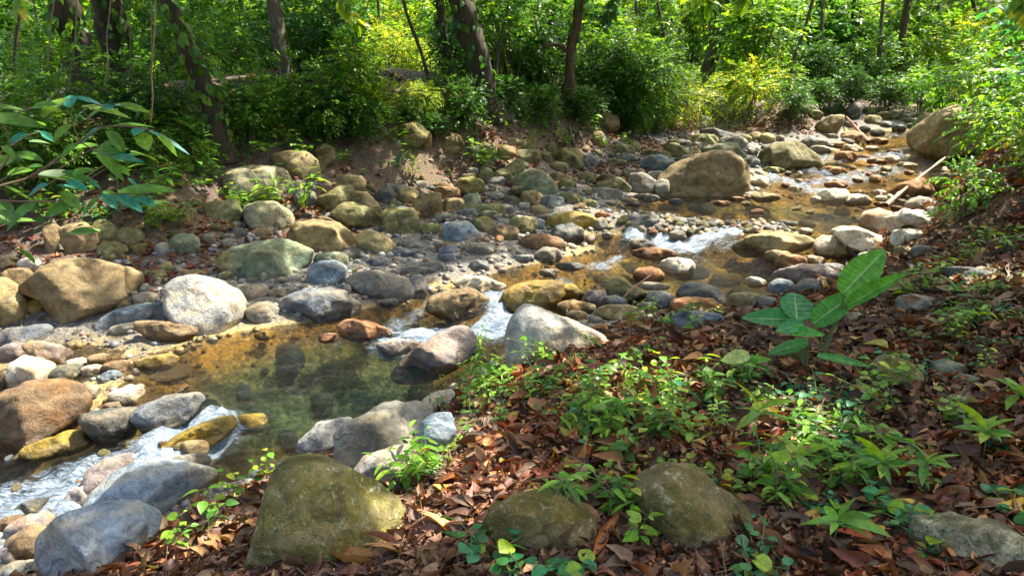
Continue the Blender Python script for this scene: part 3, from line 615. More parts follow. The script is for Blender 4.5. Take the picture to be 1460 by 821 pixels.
# ---- stones given by their extent
for reg, s in {
'D': "gray:1030 470 1170 553;grey 550 428 660 485;brown 480 460 550 500;teal 722 192 820 270;olive 868 50 992 138;grey 975 395 1120 465;blue 1280 300 1440 402;teal 1315 262 1450 330;grey 340 420 395 445;white 345 730 430 775;brown 425 715 540 765;blue 425 755 505 795;blue 415 775 460 808;white 270 705 360 745;brown 370 685 460 730;dark 220 730 345 800;slate 0 570 205 660;purple 5 640 120 720;gold 105 445 200 515;brown 250 150 400 272;tan 195 150 265 265;olive 395 135 480 225;olive 480 165 600 235;grey 650 225 715 280;moss 545 225 640 275;olive 420 225 520 290;dark 840 185 900 225;grey 925 208 980 243;olive 598 340 692 378;teal 675 302 715 350;grey 715 318 775 352;tan 740 340 845 380;teal 910 345 975 385;dark 1110 410 1220 450;grey 1090 350 1110 385;grey 915 385 985 430;grey 700 420 725 465;grey 465 560 600 605;white 85 285 180 335;tan 0 300 60 335;brown 0 755 50 830;brown 30 330 130 420;gold 570 690 740 745;pink 1325 600 1410 632;gold 1060 590 1150 622;tan 0 410 40 440",
'J': "dark 545 370 725 415;dark 550 425 680 525;olive 650 310 720 360;olive 790 318 890 352;dark 1080 415 1195 515;grey 1120 378 1225 412;grey 1210 385 1280 445;tan 1235 405 1350 515;white 1335 360 1410 400;dark 990 415 1035 450;olive 90 440 210 480;grey 75 735 165 790;grey 95 700 160 740;slate 230 705 290 745;dark 140 665 220 730;grey 120 625 230 665;tan 80 80 175 135;olive 1380 640 1470 700",
'K': "tan 140 475 275 575;teal 295 445 385 545;olive 360 510 545 585;brown 90 400 255 478;moss 230 345 400 465;olive 340 365 430 415;dark 430 335 570 400;olive 475 288 620 385;olive 385 280 470 365;olive 270 310 365 368;grey 290 275 375 330;olive 580 400 700 472;brown 655 432 795 522;blue 780 455 920 527;olive 895 437 1035 502;olive 990 478 1150 520;olive 615 160 770 250;dark 1040 180 1150 272;olive 880 350 1010 412;brown 835 303 925 358;olive 845 238 955 300;olive 1030 300 1130 385;olive 1145 360 1290 430;grey 1105 405 1310 470;olive 580 595 750 700;olive 340 598 480 697;brown 425 640 645 745;blue 725 605 800 680;slate 690 670 835 714;grey 260 755 500 830;grey 1135 600 1210 687;pink 478 708 545 760;pink 355 720 428 757;teal 385 555 495 605;dark 455 575 525 620;grey 520 515 600 580;grey 505 400 570 450;grey 440 430 535 485;grey 435 380 500 425;grey 395 385 445 430;grey 620 500 705 545;grey 640 568 730 605;dark 765 580 850 625;grey 920 400 1015 440;olive 1050 410 1110 455;tan 670 95 720 148;brown 130 60 280 165;olive 400 150 480 200;moss 775 180 845 230;moss 815 110 875 180;grey 1120 60 1200 130;olive 930 320 985 362;grey 1250 282 1300 320;dark 0 710 105 750;grey 80 745 150 800;olive 15 640 125 710;grey 105 575 260 620;dark 255 545 375 602;grey 1175 685 1255 735;purple 1065 695 1135 765;grey 790 785 940 830;grey 1060 502 1180 530;grey 1195 492 1270 520;grey 1310 472 1385 505;grey 1395 445 1460 480;grey 1350 497 1440 520;grey 1025 545 1110 572;pink 1135 562 1230 602",
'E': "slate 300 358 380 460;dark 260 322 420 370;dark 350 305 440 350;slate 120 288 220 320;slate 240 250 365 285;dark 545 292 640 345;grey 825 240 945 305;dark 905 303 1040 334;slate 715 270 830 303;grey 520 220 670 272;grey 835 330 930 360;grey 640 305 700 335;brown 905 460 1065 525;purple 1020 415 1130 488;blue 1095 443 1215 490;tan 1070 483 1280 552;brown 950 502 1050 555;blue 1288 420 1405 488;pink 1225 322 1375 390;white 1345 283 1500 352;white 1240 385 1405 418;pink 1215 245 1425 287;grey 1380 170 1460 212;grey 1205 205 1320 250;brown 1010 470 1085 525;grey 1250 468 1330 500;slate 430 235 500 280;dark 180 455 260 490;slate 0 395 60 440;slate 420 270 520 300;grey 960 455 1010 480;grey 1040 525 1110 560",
'F': "tan 370 250 500 300;pink 415 268 560 335;blue 390 370 510 445;grey 510 368 630 450;slate 620 305 712 347;grey 638 342 722 402;tan 225 425 400 520;grey 325 440 432 505;white 900 165 1062 235;white 582 185 682 282;tan 630 235 765 285;white 522 160 580 190;grey 968 30 1112 97;white 1050 72 1125 105;tan 1115 85 1190 148;grey 985 230 1080 285;white 640 250 700 275;pink 330 170 440 200;white 760 265 900 300;white 530 275 640 305;white 290 365 395 405;tan 920 235 1000 280",
'G': "grey 318 20 415 95;white 455 30 600 98;white 435 90 530 127;gold 965 145 1110 215;tan 730 255 860 320;grey 690 312 875 392;gold 670 270 740 322;brown 40 618 210 757;brown 0 565 110 640;purple 35 565 225 680;purple 0 695 88 772;grey 0 765 105 825;grey 108 752 192 807;blue 182 755 245 800;dark 60 505 200 555;blue 165 790 215 815;gold 120 225 420 300;brown 660 255 700 290;slate 60 795 120 830;grey 110 805 240 840",
'L': "grey 340 490 425 603;grey 205 582 365 620;olive 255 295 430 362;olive 45 262 192 325;olive 10 357 150 397;dark 88 318 212 372;olive 160 240 240 300;grey 585 80 695 175;olive 590 195 740 262;grey 760 210 922 292;olive 555 278 627 342;dark 500 330 597 396;tan 950 172 1035 242;tan 1018 178 1120 260;olive 885 195 970 255;tan 930 145 975 182;tan 960 570 1155 627;pink 720 625 822 652;pink 830 598 922 625;white 935 455 1080 535;slate 430 610 520 642;olive 1028 400 1190 445;slate 955 345 1020 415;dark 920 345 990 390;grey 285 435 430 490;grey 130 415 210 455;grey 220 420 275 455;grey 60 418 115 458;dark 1020 255 1090 300;grey 560 245 680 275;grey 65 235 130 270;dark 500 240 570 280;grey 1240 0 1400 60;olive 415 230 500 262;grey 495 355 540 400;grey 930 285 1010 330;grey 1120 195 1180 240;slate 1180 430 1225 455",
'M': "grey 245 308 390 373;olive 600 110 720 180;olive 690 85 855 150;olive 200 75 340 135;pink 445 230 590 292;pink 645 258 760 300;pink 305 445 500 507;white 455 303 575 347;white 605 310 705 346;white 740 370 835 420;white 810 418 945 457;tan 710 442 785 484;pink 620 430 705 462;pink 632 500 712 550;pink 335 540 500 587;white 290 585 500 685;white 430 620 660 697;white 672 630 752 674;pink 655 675 775 705;pink 410 345 560 412;pink 610 395 760 432;pink 380 285 490 330;white 1000 705 1115 745;white 150 495 175 510;pink 60 550 130 585;white 150 525 215 550;white 660 590 740 640;white 100 570 210 600;tan 800 655 880 685;pink 745 335 840 365;dark 880 225 940 290;brown 450 210 590 290;grey 330 230 440 262;tan 210 170 260 215;olive 150 130 230 175;grey 840 130 1030 170;tan 700 480 760 505;pink 560 370 640 395;white 555 325 600 345;olive 590 60 690 110;dark 460 150 560 200;dark 700 150 800 200;dark 780 170 880 225;dark 560 180 650 225;dark 640 200 740 250;dark 870 160 960 200;olive 250 60 330 100;dark 400 40 470 100;dark 340 60 440 110;grey 680 60 740 100;white 550 470 600 490;pink 520 520 600 550;white 250 635 320 680;pink 770 700 860 735;white 540 600 600 625;pink 200 530 290 560;pink 860 470 930 500",
'B': "olive 1045 528 1095 567;brown 1065 550 1115 612;tan 580 600 660 655;grey 560 610 600 640;olive 740 585 790 620;tan 700 575 750 605;olive 180 540 215 575;grey 240 585 275 610",
'I': "moss 1130 60 1270 150;moss 1155 320 1340 385;moss 880 455 1050 520;gran 1190 455 1330 500",
}.items():
    for t in s.split(';'):
        m_, c_ = t.replace('gray:', 'grey ').split(' ', 1); R_(reg, m_, c_)
for s in "F|dark|1140 330 1380 382;F|moss|850 730 880 712 960 712 1020 760 1045 818 940 830 870 810;F|gran|698 510 820 565;F|grey|780 412 910 468;F|grey|935 445 1130 520;F|moss|440 668 582 735;F|moss|630 735 732 792;F|teal|1075 710 1220 792;F|teal|1160 770 1310 835;F|moss|1305 775 1400 820".split(';'):
    a_, m_, c_ = s.split('|'); R_(a_, m_, c_)
# ================================================================ palettes
def pal(*cs): return np.array(cs, float)
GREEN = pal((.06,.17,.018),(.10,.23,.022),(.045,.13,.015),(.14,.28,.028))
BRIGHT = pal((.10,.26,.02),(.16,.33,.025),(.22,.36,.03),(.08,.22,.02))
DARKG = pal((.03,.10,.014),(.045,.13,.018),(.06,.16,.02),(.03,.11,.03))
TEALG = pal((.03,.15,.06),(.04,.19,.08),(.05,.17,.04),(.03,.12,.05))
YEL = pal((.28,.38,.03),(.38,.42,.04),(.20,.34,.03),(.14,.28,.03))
BROWNS = pal((.035,.018,.010),(.06,.028,.014),(.10,.045,.018),(.16,.065,.022),(.22,.13,.05),(.14,.105,.065),(.08,.06,.04),(.28,.18,.08),(.17,.045,.018),(.045,.022,.013),(.04,.025,.015))
REDB = pal((.16,.045,.022),(.22,.065,.028),(.11,.04,.025),(.26,.10,.04),(.30,.17,.08),(.08,.035,.02))
def pick(P, n, rg, j=.22): return P[rg.integers(0, len(P), n)]*(1+rg.uniform(-j, j, (n, 1)))*(1+rg.uniform(-.08, .08, (n, 3)))
UP = np.array([0, 0, 1.0])
# ================================================================ plant meshes
def sprays(C, D, palette, L, rg, tpl=D2, nl=9, tw=.34, width=1., tilt=.45, droop=.35):
    """C spray bases, D directions: nl leaves alternate along each twig"""
    n = len(C); D = nrm(D); t = np.linspace(.15, 1, nl); side = np.where(np.arange(nl) % 2, 1., -1.); side[-1] = 0
    S_ = nrm(np.cross(D, UP+rg.normal(0, .15, (n, 3)))); tl = tw*rg.uniform(.7, 1.3, n)
    P = C[:, None]+D[:, None]*(t[None, :, None]*tl[:, None, None]); P[:, :, 2] -= droop*(t**2)[None]*tl[:, None]
    Y = D[:, None]*.55+S_[:, None]*side[None, :, None]*.85+rg.normal(0, .16, (n, nl, 3)); Y[:, :, 2] -= .22
    N = UP+rg.normal(0, tilt, (n, nl, 3))
    col = np.repeat(pick(palette, n, rg, .2), nl, 0)*(1+rg.uniform(-.18, .18, (n*nl, 1)))
    return scatter(tpl, P.reshape(-1, 3), Y.reshape(-1, 3), N.reshape(-1, 3), L*rg.uniform(.65, 1.2, n*nl), col, width)
def bush_arrays(seed, H=2., R=1., n=230, L=.10, palette=GREEN, tpl=D2, nl=9, tw=.34, width=1., lobes=7, lift=.1):
    rg = np.random.default_rng(seed); lc = nrm(rg.normal(size=(lobes, 3)))*rg.uniform(.2, .72, (lobes, 1)); lr = rg.uniform(.25, .5, lobes)
    k = rg.integers(0, lobes, n); d = nrm(rg.normal(size=(n, 3))); q = lc[k]+d*(lr[k]*rg.uniform(.35, 1, n)**.5)[:, None]
    C = q*np.array([R, R, H/2]) + [0, 0, H/2*(1+lift)]; C[:, 2] = np.maximum(C[:, 2], .03)
    D = d+q*.7+[0, 0, .25]
    fol = sprays(C, D, palette, L, rg, tpl, nl, tw, width)
    st = []
    for j in range(lobes):
        e = lc[j]*np.array([R, R, H/2])+[0, 0, H/2*(1+lift)]
        st.append(tube(curve([(rg.normal(0, .05), rg.normal(0, .05), -.1), e*np.array([.4, .4, .55]), e], 7), np.linspace(.018, .006, 7)*H**.5, 5))
    return fol, merge(st)
def plant_proto(name, fol, st, lm=None, sm=None):
    v, f, c = (fol if isinstance(fol[1], list) else (fol[0], [fol[1]], fol[2])); mf = mesh_np(name+'_foliage', v, f, lm or LEAF, dict(col=c), smooth=False)
    v, f, c = st; ms = mesh_np(name+'_stem', v, f, sm or TWIG)
    return mf, ms
def put(name, proto, loc, rz=0, s=1., label=None, cat=None, group=None, parts=('foliage', 'stem'), sz=None):
    e = bpy.data.objects.new(name, None); COL.objects.link(e); e.location = loc; e.rotation_euler = (0, 0, rz); e.scale = (s, s, sz or s); e.empty_display_size = .1
    if label: e['label'] = label
    e['category'] = cat or 'plant'
    if group: e['group'] = group
    for me, pn in zip(proto, parts):
        o = bpy.data.objects.new(pn, me); COL.objects.link(o); o.parent = e
    return e
# ---- near seedlings
def seedling(seed, kind, palette, H=.22):
    rg = np.random.default_rng(seed); P = []; Y = []; L = []; st = []; top = np.array([rg.normal(0, .03), rg.normal(0, .03), H])
    nst = {'o': 2, 'w': 1, 'v': 4, 'l': 4, 'c': 5}[kind]
    tpl = {'o': OV, 'w': LA, 'v': OV, 'l': LA, 'c': HR}[kind]
    for s in range(nst):
        if kind in 'vc': 
            a = rg.uniform(0, 6.28); e = np.array([math.cos(a)*H*rg.uniform(.7, 1.5), math.sin(a)*H*rg.uniform(.7, 1.5), H*rg.uniform(.3, .9)]); n = 6
        elif kind == 'l': a = rg.uniform(0, 6.28); e = np.array([math.cos(a)*H*.5, math.sin(a)*H*.5, H*rg.uniform(.7, 1.1)]); n = 6
        else: e = top*(1-.25*s)+np.array([rg.normal(0, .05), rg.normal(0, .05), 0])*s; n = 4
        c = curve([(0, 0, -.02), e*np.array([.35, .35, .6]), e], 10); st.append(tube(c, np.linspace(.0035, .0016, 10), 5))
        if kind == 'w':
            for j in range(9):
                a = j*2.4+rg.uniform(-.2, .2); P.append(c[-1]-[0, 0, .004*j]); Y.append((math.cos(a), math.sin(a), rg.uniform(.05, .55) if j > 1 else 1.)); L.append(H*rg.uniform(.65, 1.0))
        else:
            for j in range(n):
                t = int((.35+.65*j/(n-1))*9); a = j*1.57+rg.uniform(-.4, .4)
                for sg in (0, math.pi):
                    if kind != 'o' and sg and j % 2: continue
                    d = np.array([math.cos(a+sg), math.sin(a+sg), rg.uniform(-.1, .35)]); pet = c[t]+d*.02
                    st.append(tube([c[t], pet], .0012, 4)); P.append(pet); Y.append(d); L.append({'o': .075, 'v': .055, 'l': .10, 'c': .065}[kind]*rg.uniform(.6, 1.25)*(1.1-.25*j/n))
    P = np.array(P); Y = np.array(Y); n = len(P); cl = pick(palette, n, rg, .3); od = rg.uniform(0, 1, n); cl[od < .10] = pick(YEL*1.1, (od < .10).sum(), rg); cl[od > .965] = pick(BROWNS*1.5, (od > .965).sum(), rg)
    fol = scatter(tpl, P, Y, UP+rg.normal(0, .38, (n, 3)), np.array(L)*rg.uniform(.6, 1.1, n), cl, rg.uniform(.75, 1.15, n))
    return plant_proto('seedling', fol, merge(st), GLOSS if kind in 'wo' else LEAF, STEM)
def _protos(kind, pals, H, n=2): return [seedling(hash((kind, i, j)) % 1000 if False else 100*ord(kind)+10*i+j, kind, p, H) for i, p in enumerate(pals) for j in range(n)]
SEED = {'o': _protos('o', (BRIGHT, GREEN), .24), 'w': _protos('w', (BRIGHT, GREEN*1.5), .20), 'v': _protos('v', (GREEN*1.5, TEALG*1.3), .20, 2), 'l': _protos('l', (BRIGHT, GREEN*1.5), .26), 'c': _protos('c', (TEALG*1.3, YEL), .16)}
KDESC = {'o': ('green seedling with paired oval leaves', 'seedling'), 'w': ('young plant with a whorl of long narrow leaves', 'seedling'), 'v': ('trailing vine patch with small oval leaves', 'vine'),
         'l': ('bushy young plant with pointed green leaves', 'plant'), 'c': ('creeper with broad rounded leaves', 'creeper')}
NP = []
def sd(kind, s, pts, tone=None):
    v = [float(t) for t in pts.split()]
    for x, y in zip(v[::2], v[1::2]):
        p = hit(x, min(y, 819)); r = int(x*7+y*3); pr = SEED[kind][(r % 2)+(2*tone if tone is not None else 2*((r//2) % 2))]
        sc = s*(.85+.3*(r % 10)/10); e = put({'o': 'seedling', 'w': 'whorled_seedling', 'v': 'vine_patch', 'l': 'leafy_plant', 'c': 'creeper'}[kind], pr, (p[0], p[1], p[2]-.005), r % 63/10, sc, None, KDESC[kind][1])
        NP.append((e, KDESC[kind][0], x, y-15))
sd('o', .9, '830 600 868 632 905 590 958 605 985 635 890 660 1070 700 1110 716 1140 640 935 560 855 570 1240 575 250 790 300 765 330 725 385 690 915 785 1010 575')
sd('l', .85, '815 625 850 590 875 610 930 625 960 570 900 560 1085 690 1165 660 1190 700 590 690 575 700 610 675 1290 430 1320 420 1340 400 1380 380 1230 700 1400 350 1430 365')
sd('v', .9, '660 560 640 590 690 540 720 530 745 545 700 575 670 600 760 520 735 565 790 515 830 490 860 500 905 470 940 455 980 462 1010 450 880 525', 0)
sd('v', .85, '1140 575 1165 590 1190 585 1155 625 1185 635 1350 500 1325 545 1400 470 1450 500 1200 655 1430 640', 1)
sd('w', .85, '1318 712 1185 800 1400 660 1440 600 1255 705 1350 440 1075 640 1130 690')
sd('c', .75, '1265 735 1310 770 1345 800 1080 818 1435 735 820 819 700 806 1300 745', 0)
sd('c', .7, '945 690 985 700 1030 715 1050 740 970 730 915 725 880 700 850 690 640 640', 1)
sd('o', .55, '400 310 250 340 410 300 520 250 330 330 560 300 700 210 640 250 590 235 200 330 140 300 170 290')
sd('l', .75, '100 290 60 300 280 270 240 280 200 300 300 240 372 272 120 340 20 330 240 250')

rr_ = random.Random(31); DENS = [(830,590,110,60,16),(760,560,80,45,12),(930,610,80,50,12),(700,555,60,35,10),(1165,610,70,60,14),(1350,500,110,60,14),(960,470,60,15,5),(1100,700,120,50,10),(1300,640,130,60,8),(900,720,120,40,6),(1420,420,60,60,8),(620,690,30,30,3),(1050,540,60,30,4)]
for cx_, cy_, rx_, ry_, n_ in DENS:
    for _ in range(n_):
        k_ = rr_.choice('ovlvc' if cy_ < 640 else 'ovlc'); sd(k_, rr_.uniform(.4, .85)*(.8 if k_ == 'c' else 1), f'{cx_+rr_.gauss(0, .55)*rx_:.0f} {cy_+rr_.gauss(0, .55)*ry_:.0f}')
# ---- near bank: long blade leaves built one by one
def blade(base, tip, w, n=26, fold=.16, droop=.06, nrmv=None, col=(.05, .2, .04), rib=(.18, .36, .12), rip=.0, prof=None, split=False):
    base = np.asarray(base, float); tip = np.asarray(tip, float); d = tip-base; L = np.linalg.norm(d); Y = d/L
    nv = nrm(nrmv if nrmv is not None else (UP*.7-_F*.5)); X = nrm(np.cross(Y, nv)); Z = np.cross(X, Y)
    us = np.array([-1, -.7, -.35, -.07, -.03, .03, .07, .35, .7, 1]); V = []; C = []
    for i in range(n+1):
        t = i/n; pw = (prof or (lambda t: math.sin(math.pi*min(1, .06+.94*t)**.85)**.7))(t); 
        for u in us:
            z = fold*abs(u)*pw*w/2*2+rip*w*math.sin(t*38)*abs(u)-droop*L*math.sin(t*math.pi/2)**2*0 - droop*L*t*t
            V.append(base+Y*(t*L+abs(u)*-.05*L*0)+X*(u*w/2*pw)+Z*z)
            C.append(rib if abs(u) < .05 else np.array(col)*(1+.16*math.sin(t*75-abs(u)*16)))
    m = len(us); F = [(i*m+j, i*m+j+1, (i+1)*m+j+1, (i+1)*m+j) for i in range(n) for j in range(m-1)]
    return np.array(V), np.array(F), np.array(C)
def thing(name, loc, label, cat, group=None):
    e = bpy.data.objects.new(name, None); COL.objects.link(e); e.location = loc; e['label'] = label; e['category'] = cat; e.empty_display_size = .1
    if group: e['group'] = group
    return e
def add(name, arr, mat, parent, smooth=True):
    v, f, c = arr; o = parent.location
    return link(name, mesh_np(name, v-np.array(o), f if isinstance(f, list) else [f], mat, dict(col=c), smooth), parent)
# big-leaved plant
g = hit(1168, 528); Dh = math.hypot(g[0], g[1]); bp_ = thing('big_leaved_plant', g, 'tall tropical plant with large paddle leaves, standing in the litter beside the stream', 'plant')
def hp(zx, zy, dd=0.): return at_dist(960+zx/2.92, 270+zy/2.92, Dh+dd)
for b0, t0, wpx, dd, dt, cl, fo_ in [((705, 432), (882, 250), 128, .0, .05, (.07,.25,.04), .10), ((725, 482), (968, 348), 62, -.05, -.1, (.06,.22,.04), .35), ((580, 560), (765, 425), 100, -.03, .05, (.045,.20,.04), .2),
        ((515, 545), (505, 425), 140, -.06, .1, (.035,.18,.07), .12), ((545, 545), (285, 530), 85, -.02, -.1, (.03,.17,.06), .2), ((540, 560), (425, 590), 60, -.08, -.12, (.06,.24,.10), .2),
        ((470, 590), (628, 605), 50, -.1, -.15, (.06,.26,.04), .25), ((560, 635), (390, 685), 55, -.05, -.1, (.05,.20,.06), .2), ((315, 690), (200, 712), 62, -.2, -.25, (.30,.38,.16), .15), ((250, 715), (412, 705), 40, -.2, -.15, (.10,.28,.03), .2),
        ((650, 500), (775, 462), 60, .1, .15, (.04,.2,.08), .2), ((600, 690), (825, 735), 36, -.2, -.2, (.05,.2,.05), .2)]:
    a_ = hp(*b0, dd); e_ = hp(*t0, dt); wd = wpx/2.92*Dh/FPX
    add('leaf', blade(a_, e_, wd, 34, fo_, .04, UP*.55-_F*.8, tuple(np.array(cl)*(1.5, 1.35, 1.)), (.30, .46, .22), .03), GLOSS, bp_)
for pts, r in [([(605, 765), (640, 640), (690, 520), (710, 440)], .011), ([(600, 765), (660, 600), (722, 480)], .009), ([(540, 750), (538, 650), (520, 545)], .008), ([(545, 752), (530, 660), (545, 560)], .008), ([(550, 750), (560, 660), (580, 560)], .007),
               ([(530, 755), (470, 735), (410, 705)], .004), ([(538, 750), (545, 690), (560, 640)], .006), ([(560, 752), (600, 700), (640, 500)], .006)]:
    add('stem', tube(curve([hp(*q) for q in pts], 14), np.linspace(r, r*.5, 14), 7, (.2, .3, .08)), STEM, bp_)
# leafy branch reaching in over the far bank
Db = 4.1; root = np.array([-4.3, 2.6, 0.]); root[2] = G(root[0], root[1])[0]
lb = thing('overhanging_shrub', root, 'shrub reaching over the stream with large lance-shaped green and teal leaves on one long twig', 'shrub')
def bpnt(zx, zy, reg='A', dd=0.): o = REG[reg]; return at_dist(o[0]+zx/2.92, o[1]+zy/2.92, Db+dd)
for pts, r in [([(-500, 1150), (-150, 830), (0, 775), (150, 725), (330, 590), (420, 535), (520, 525), (640, 545)], .009), ([(330, 590), (300, 500), (300, 410)], .004), ([(420, 535), (350, 450), (560, 440)], .004), ([(330, 590), (430, 640), (600, 665)], .004), ([(-80, 800), (40, 640), (0, 500), (-80, 470)], .005), ([(0, 775), (160, 735), (300, 760)], .004), ([(-150, 830), (200, 840), (420, 815), (520, 805)], .005)]:
    P_ = [bpnt(*q) for q in pts]
    if pts[0] == (-500, 1150): P_ = [root, root*.5+P_[0]*.5+[0, 0, .25]]+P_
    add('twig', tube(curve(P_, 30), np.linspace(r, r*.35, 30), 6, (.1, .07, .04)), TWIG, lb)
_rg = np.random.default_rng(5)
LBL = [(-60,450,110,455,45,0),(-60,500,190,525,75,0),(180,490,280,400,50,2),(292,450,290,393,40,1),(300,405,430,435,24,1),(420,445,478,450,26,1),(480,437,578,466,32,1),(490,435,622,465,32,2),(340,445,550,487,45,2),(310,505,352,455,28,1),(420,535,330,600,48,1),(440,545,522,632,48,0),
 (500,520,650,525,32,0),(560,565,606,528,44,1),(590,555,618,628,50,2),(620,545,795,640,28,1),(655,570,742,650,52,2),(420,642,605,672,38,1),(400,650,522,752,64,0),(160,728,415,752,58,0),(200,770,108,818,44,1),(240,775,362,792,38,1),(490,800,742,785,48,0),
 (0,690,135,638,52,0),(60,640,182,668,38,0),(0,770,150,835,40,0),(300,520,215,590,40,2),(360,500,440,440,30,0),(250,470,180,440,30,2),(120,560,30,600,40,1),(60,660,-40,700,60,2),(420,820,340,900,42,0),(480,815,595,880,50,1),(560,825,650,860,45,1),(600,850,722,840,32,0),(300,860,180,900,60,0),(150,850,20,960,70,0),(60,1030,150,1095,38,0),(-60,860,60,930,90,0),(330,600,250,660,40,0)]
for x0, y0, x1, y1, wp, c_ in LBL:
    dd = _rg.uniform(-.12, .12); cl = [(.08,.20,.025), (.03,.22,.17), (.17,.33,.03)][c_]  # last tone is a yellower green that also paints leaves as sunlit
    a_ = bpnt(x0, y0, 'A', dd); e_ = bpnt(x1, y1, 'A', dd+_rg.uniform(-.1, .1))
    add('leaf', blade(a_, e_, wp*1.2/2.92*Db/FPX, 9, .18, .05, UP*.8-_F*_rg.uniform(.2, .7), np.array(cl)*_rg.uniform(.8, 1.2), np.array(cl)*1.5, 0, lambda t: math.sin(math.pi*(.04+.96*t)**.9)**.85), GLOSS, lb)

for k_ in range(44):
    zx, zy = _rg.uniform(-120, 560), _rg.uniform(430, 980); dd = _rg.uniform(-.1, .5); a_l = _rg.uniform(-.7, .9)+(math.pi if _rg.uniform() < .15 else 0); ll = _rg.uniform(60, 130)
    if zx > 330 and zy < 600: continue
    cl = [(.08,.20,.025), (.03,.20,.13), (.13,.28,.03), (.06,.17,.03)][_rg.integers(0, 4)]
    a_ = bpnt(zx, zy, 'A', dd); e_ = bpnt(zx+ll*math.cos(a_l), zy+ll*math.sin(a_l)*.6+14, 'A', dd+_rg.uniform(-.12, .12))
    if k_ % 4 == 0: add('twig', tube(curve([bpnt(zx-170, zy+90, 'A', dd+.1), bpnt(zx-60, zy+22, 'A', dd), a_], 10), .003, 5, (.1, .07, .04)), TWIG, lb)
    add('leaf', blade(a_, e_, ll*.36/2.92*Db/FPX, 12, .18, .06, UP*.8-_F*_rg.uniform(.2, .7), np.array(cl)*_rg.uniform(.75, 1.2), np.array(cl)*1.5, 0, lambda t: math.sin(math.pi*(.04+.96*t)**.9)**.85), GLOSS, lb)

# ================================================================ leaf litter
rg = np.random.default_rng(21)
def near_litter(n):
    th = rg.uniform(-.72, .72, n*3); r = 1.5*(10/1.5)**rg.uniform(0, 1, n*3); x, y = r*np.sin(th), r*np.cos(th); bare = np.zeros(n*3)
    for px, py, rr in [(635,625,.2),(620,665,.18),(650,600,.18),(600,700,.12),(560,690,.12),(1060,560,.12),(990,640,.1)]:
        q = hit(px, py); bare = np.maximum(bare, 1-sstep(rr*.6, rr*1.3, np.hypot(x-q[0], y-q[1])))
    s = sdist(x, y); z = G(x, y); ab = z-W(x, y); k = (s > .1) & (ab > .2+.12*fbm(P2(x, y), 3, 2, 3)) & (rg.uniform(0, 1, len(x)) < .35+.65*np.clip(.65+.9*fbm(P2(x, y), 1.1, 3, 44), 0, 1))
    k &= rg.uniform(0, 1, len(x)) > bare*.85
    return x[k][:n], y[k][:n], z[k][:n], r[k][:n]
x_, y_, z_, r_ = near_litter(64000); n = len(x_)
a = rg.uniform(0, 2*np.pi, n); Yd = np.stack([np.cos(a), np.sin(a), rg.normal(.05, .4, n)], 1); N = UP+rg.normal(0, .6, (n, 3))
redness = np.zeros(n)
for px, py, rr in [(820,605,.35),(700,735,.3),(560,790,.4),(900,500,.3)]:
    q = hit(px, py); redness = np.maximum(redness, 1-sstep(rr*.4, rr*1.2, np.hypot(x_-q[0], y_-q[1])))
colr = np.where((rg.uniform(0, 1, n) < .16+.7*redness)[:, None], pick(REDB*1.15, n, rg, .3), pick(BROWNS*np.array([1.35, 1.05, .78]), n, rg, .45))
gz_n = sstep(-.1, .5, fbm(P2(x_, y_), 1.5, 3, 19))[:, None]; colr = colr*(1-.45*gz_n)+.45*gz_n*colr.mean(1, keepdims=True)*np.array([1.25, .95, .62])
yy = rg.uniform(0, 1, n) < .007; colr[yy] = pick(pal((.55,.36,.04),(.5,.42,.08)), yy.sum(), rg)
P = np.stack([x_, y_, z_+rg.uniform(0, .028, n)+.006], 1); Ls = rg.choice([.025, .035, .045, .055, .07, .10], n)*(.8+.07*r_)*rg.uniform(.8, 1.2, n)
h = n//2
parts = [scatter(leaf_tpl(4, _ov, .8, .6), P[:h], Yd[:h], N[:h], Ls[:h]*.8, colr[:h], rg.uniform(.7, 1.1, h)), scatter(leaf_tpl(4, _la, 1.1, .6), P[h:], Yd[h:], N[h:], Ls[h:], colr[h:], rg.uniform(1.0, 1.6, n-h))]
fx, fy, fz, fr_ = near_litter(40000); m_ = len(fx); a_ = rg.uniform(0, 6.28, m_)
parts.append(scatter(OV3, np.stack([fx, fy, fz+rg.uniform(.008, .034, m_)], 1), np.stack([np.cos(a_), np.sin(a_), rg.normal(0, .5, m_)], 1), UP+rg.normal(0, .8, (m_, 3)), rg.uniform(.010, .034, m_)*(.8+.07*fr_), pick(BROWNS*np.array([1.5, 1.15, .9]), m_, rg, .5), rg.uniform(.5, 2.2, m_)))
for _ in range(420):
    i = rg.integers(0, n); L_ = rg.uniform(.06, .3); a_ = rg.uniform(0, 6.28); q0 = np.array([x_[i], y_[i], z_[i]+.025]); q1 = q0+np.array([math.cos(a_)*L_, math.sin(a_)*L_, rg.uniform(-.01, .03)])
    parts.append(tube(curve([q0, (q0+q1)/2+rg.normal(0, .012, 3), q1], 6), rg.uniform(.001, .003), 4, (.17, .12, .075)))
v, f, c = merge(parts); v += .008*np.stack([vnoise(v, 40, 1), vnoise(v, 40, 2), vnoise(v, 40, 3)], 1)
link('leaf_litter', mesh_np('leaf_litter', v, f, DRY, dict(col=c), False), None, None, 'brown dead leaves carpeting the near bank', 'leaf litter', None, 'stuff')
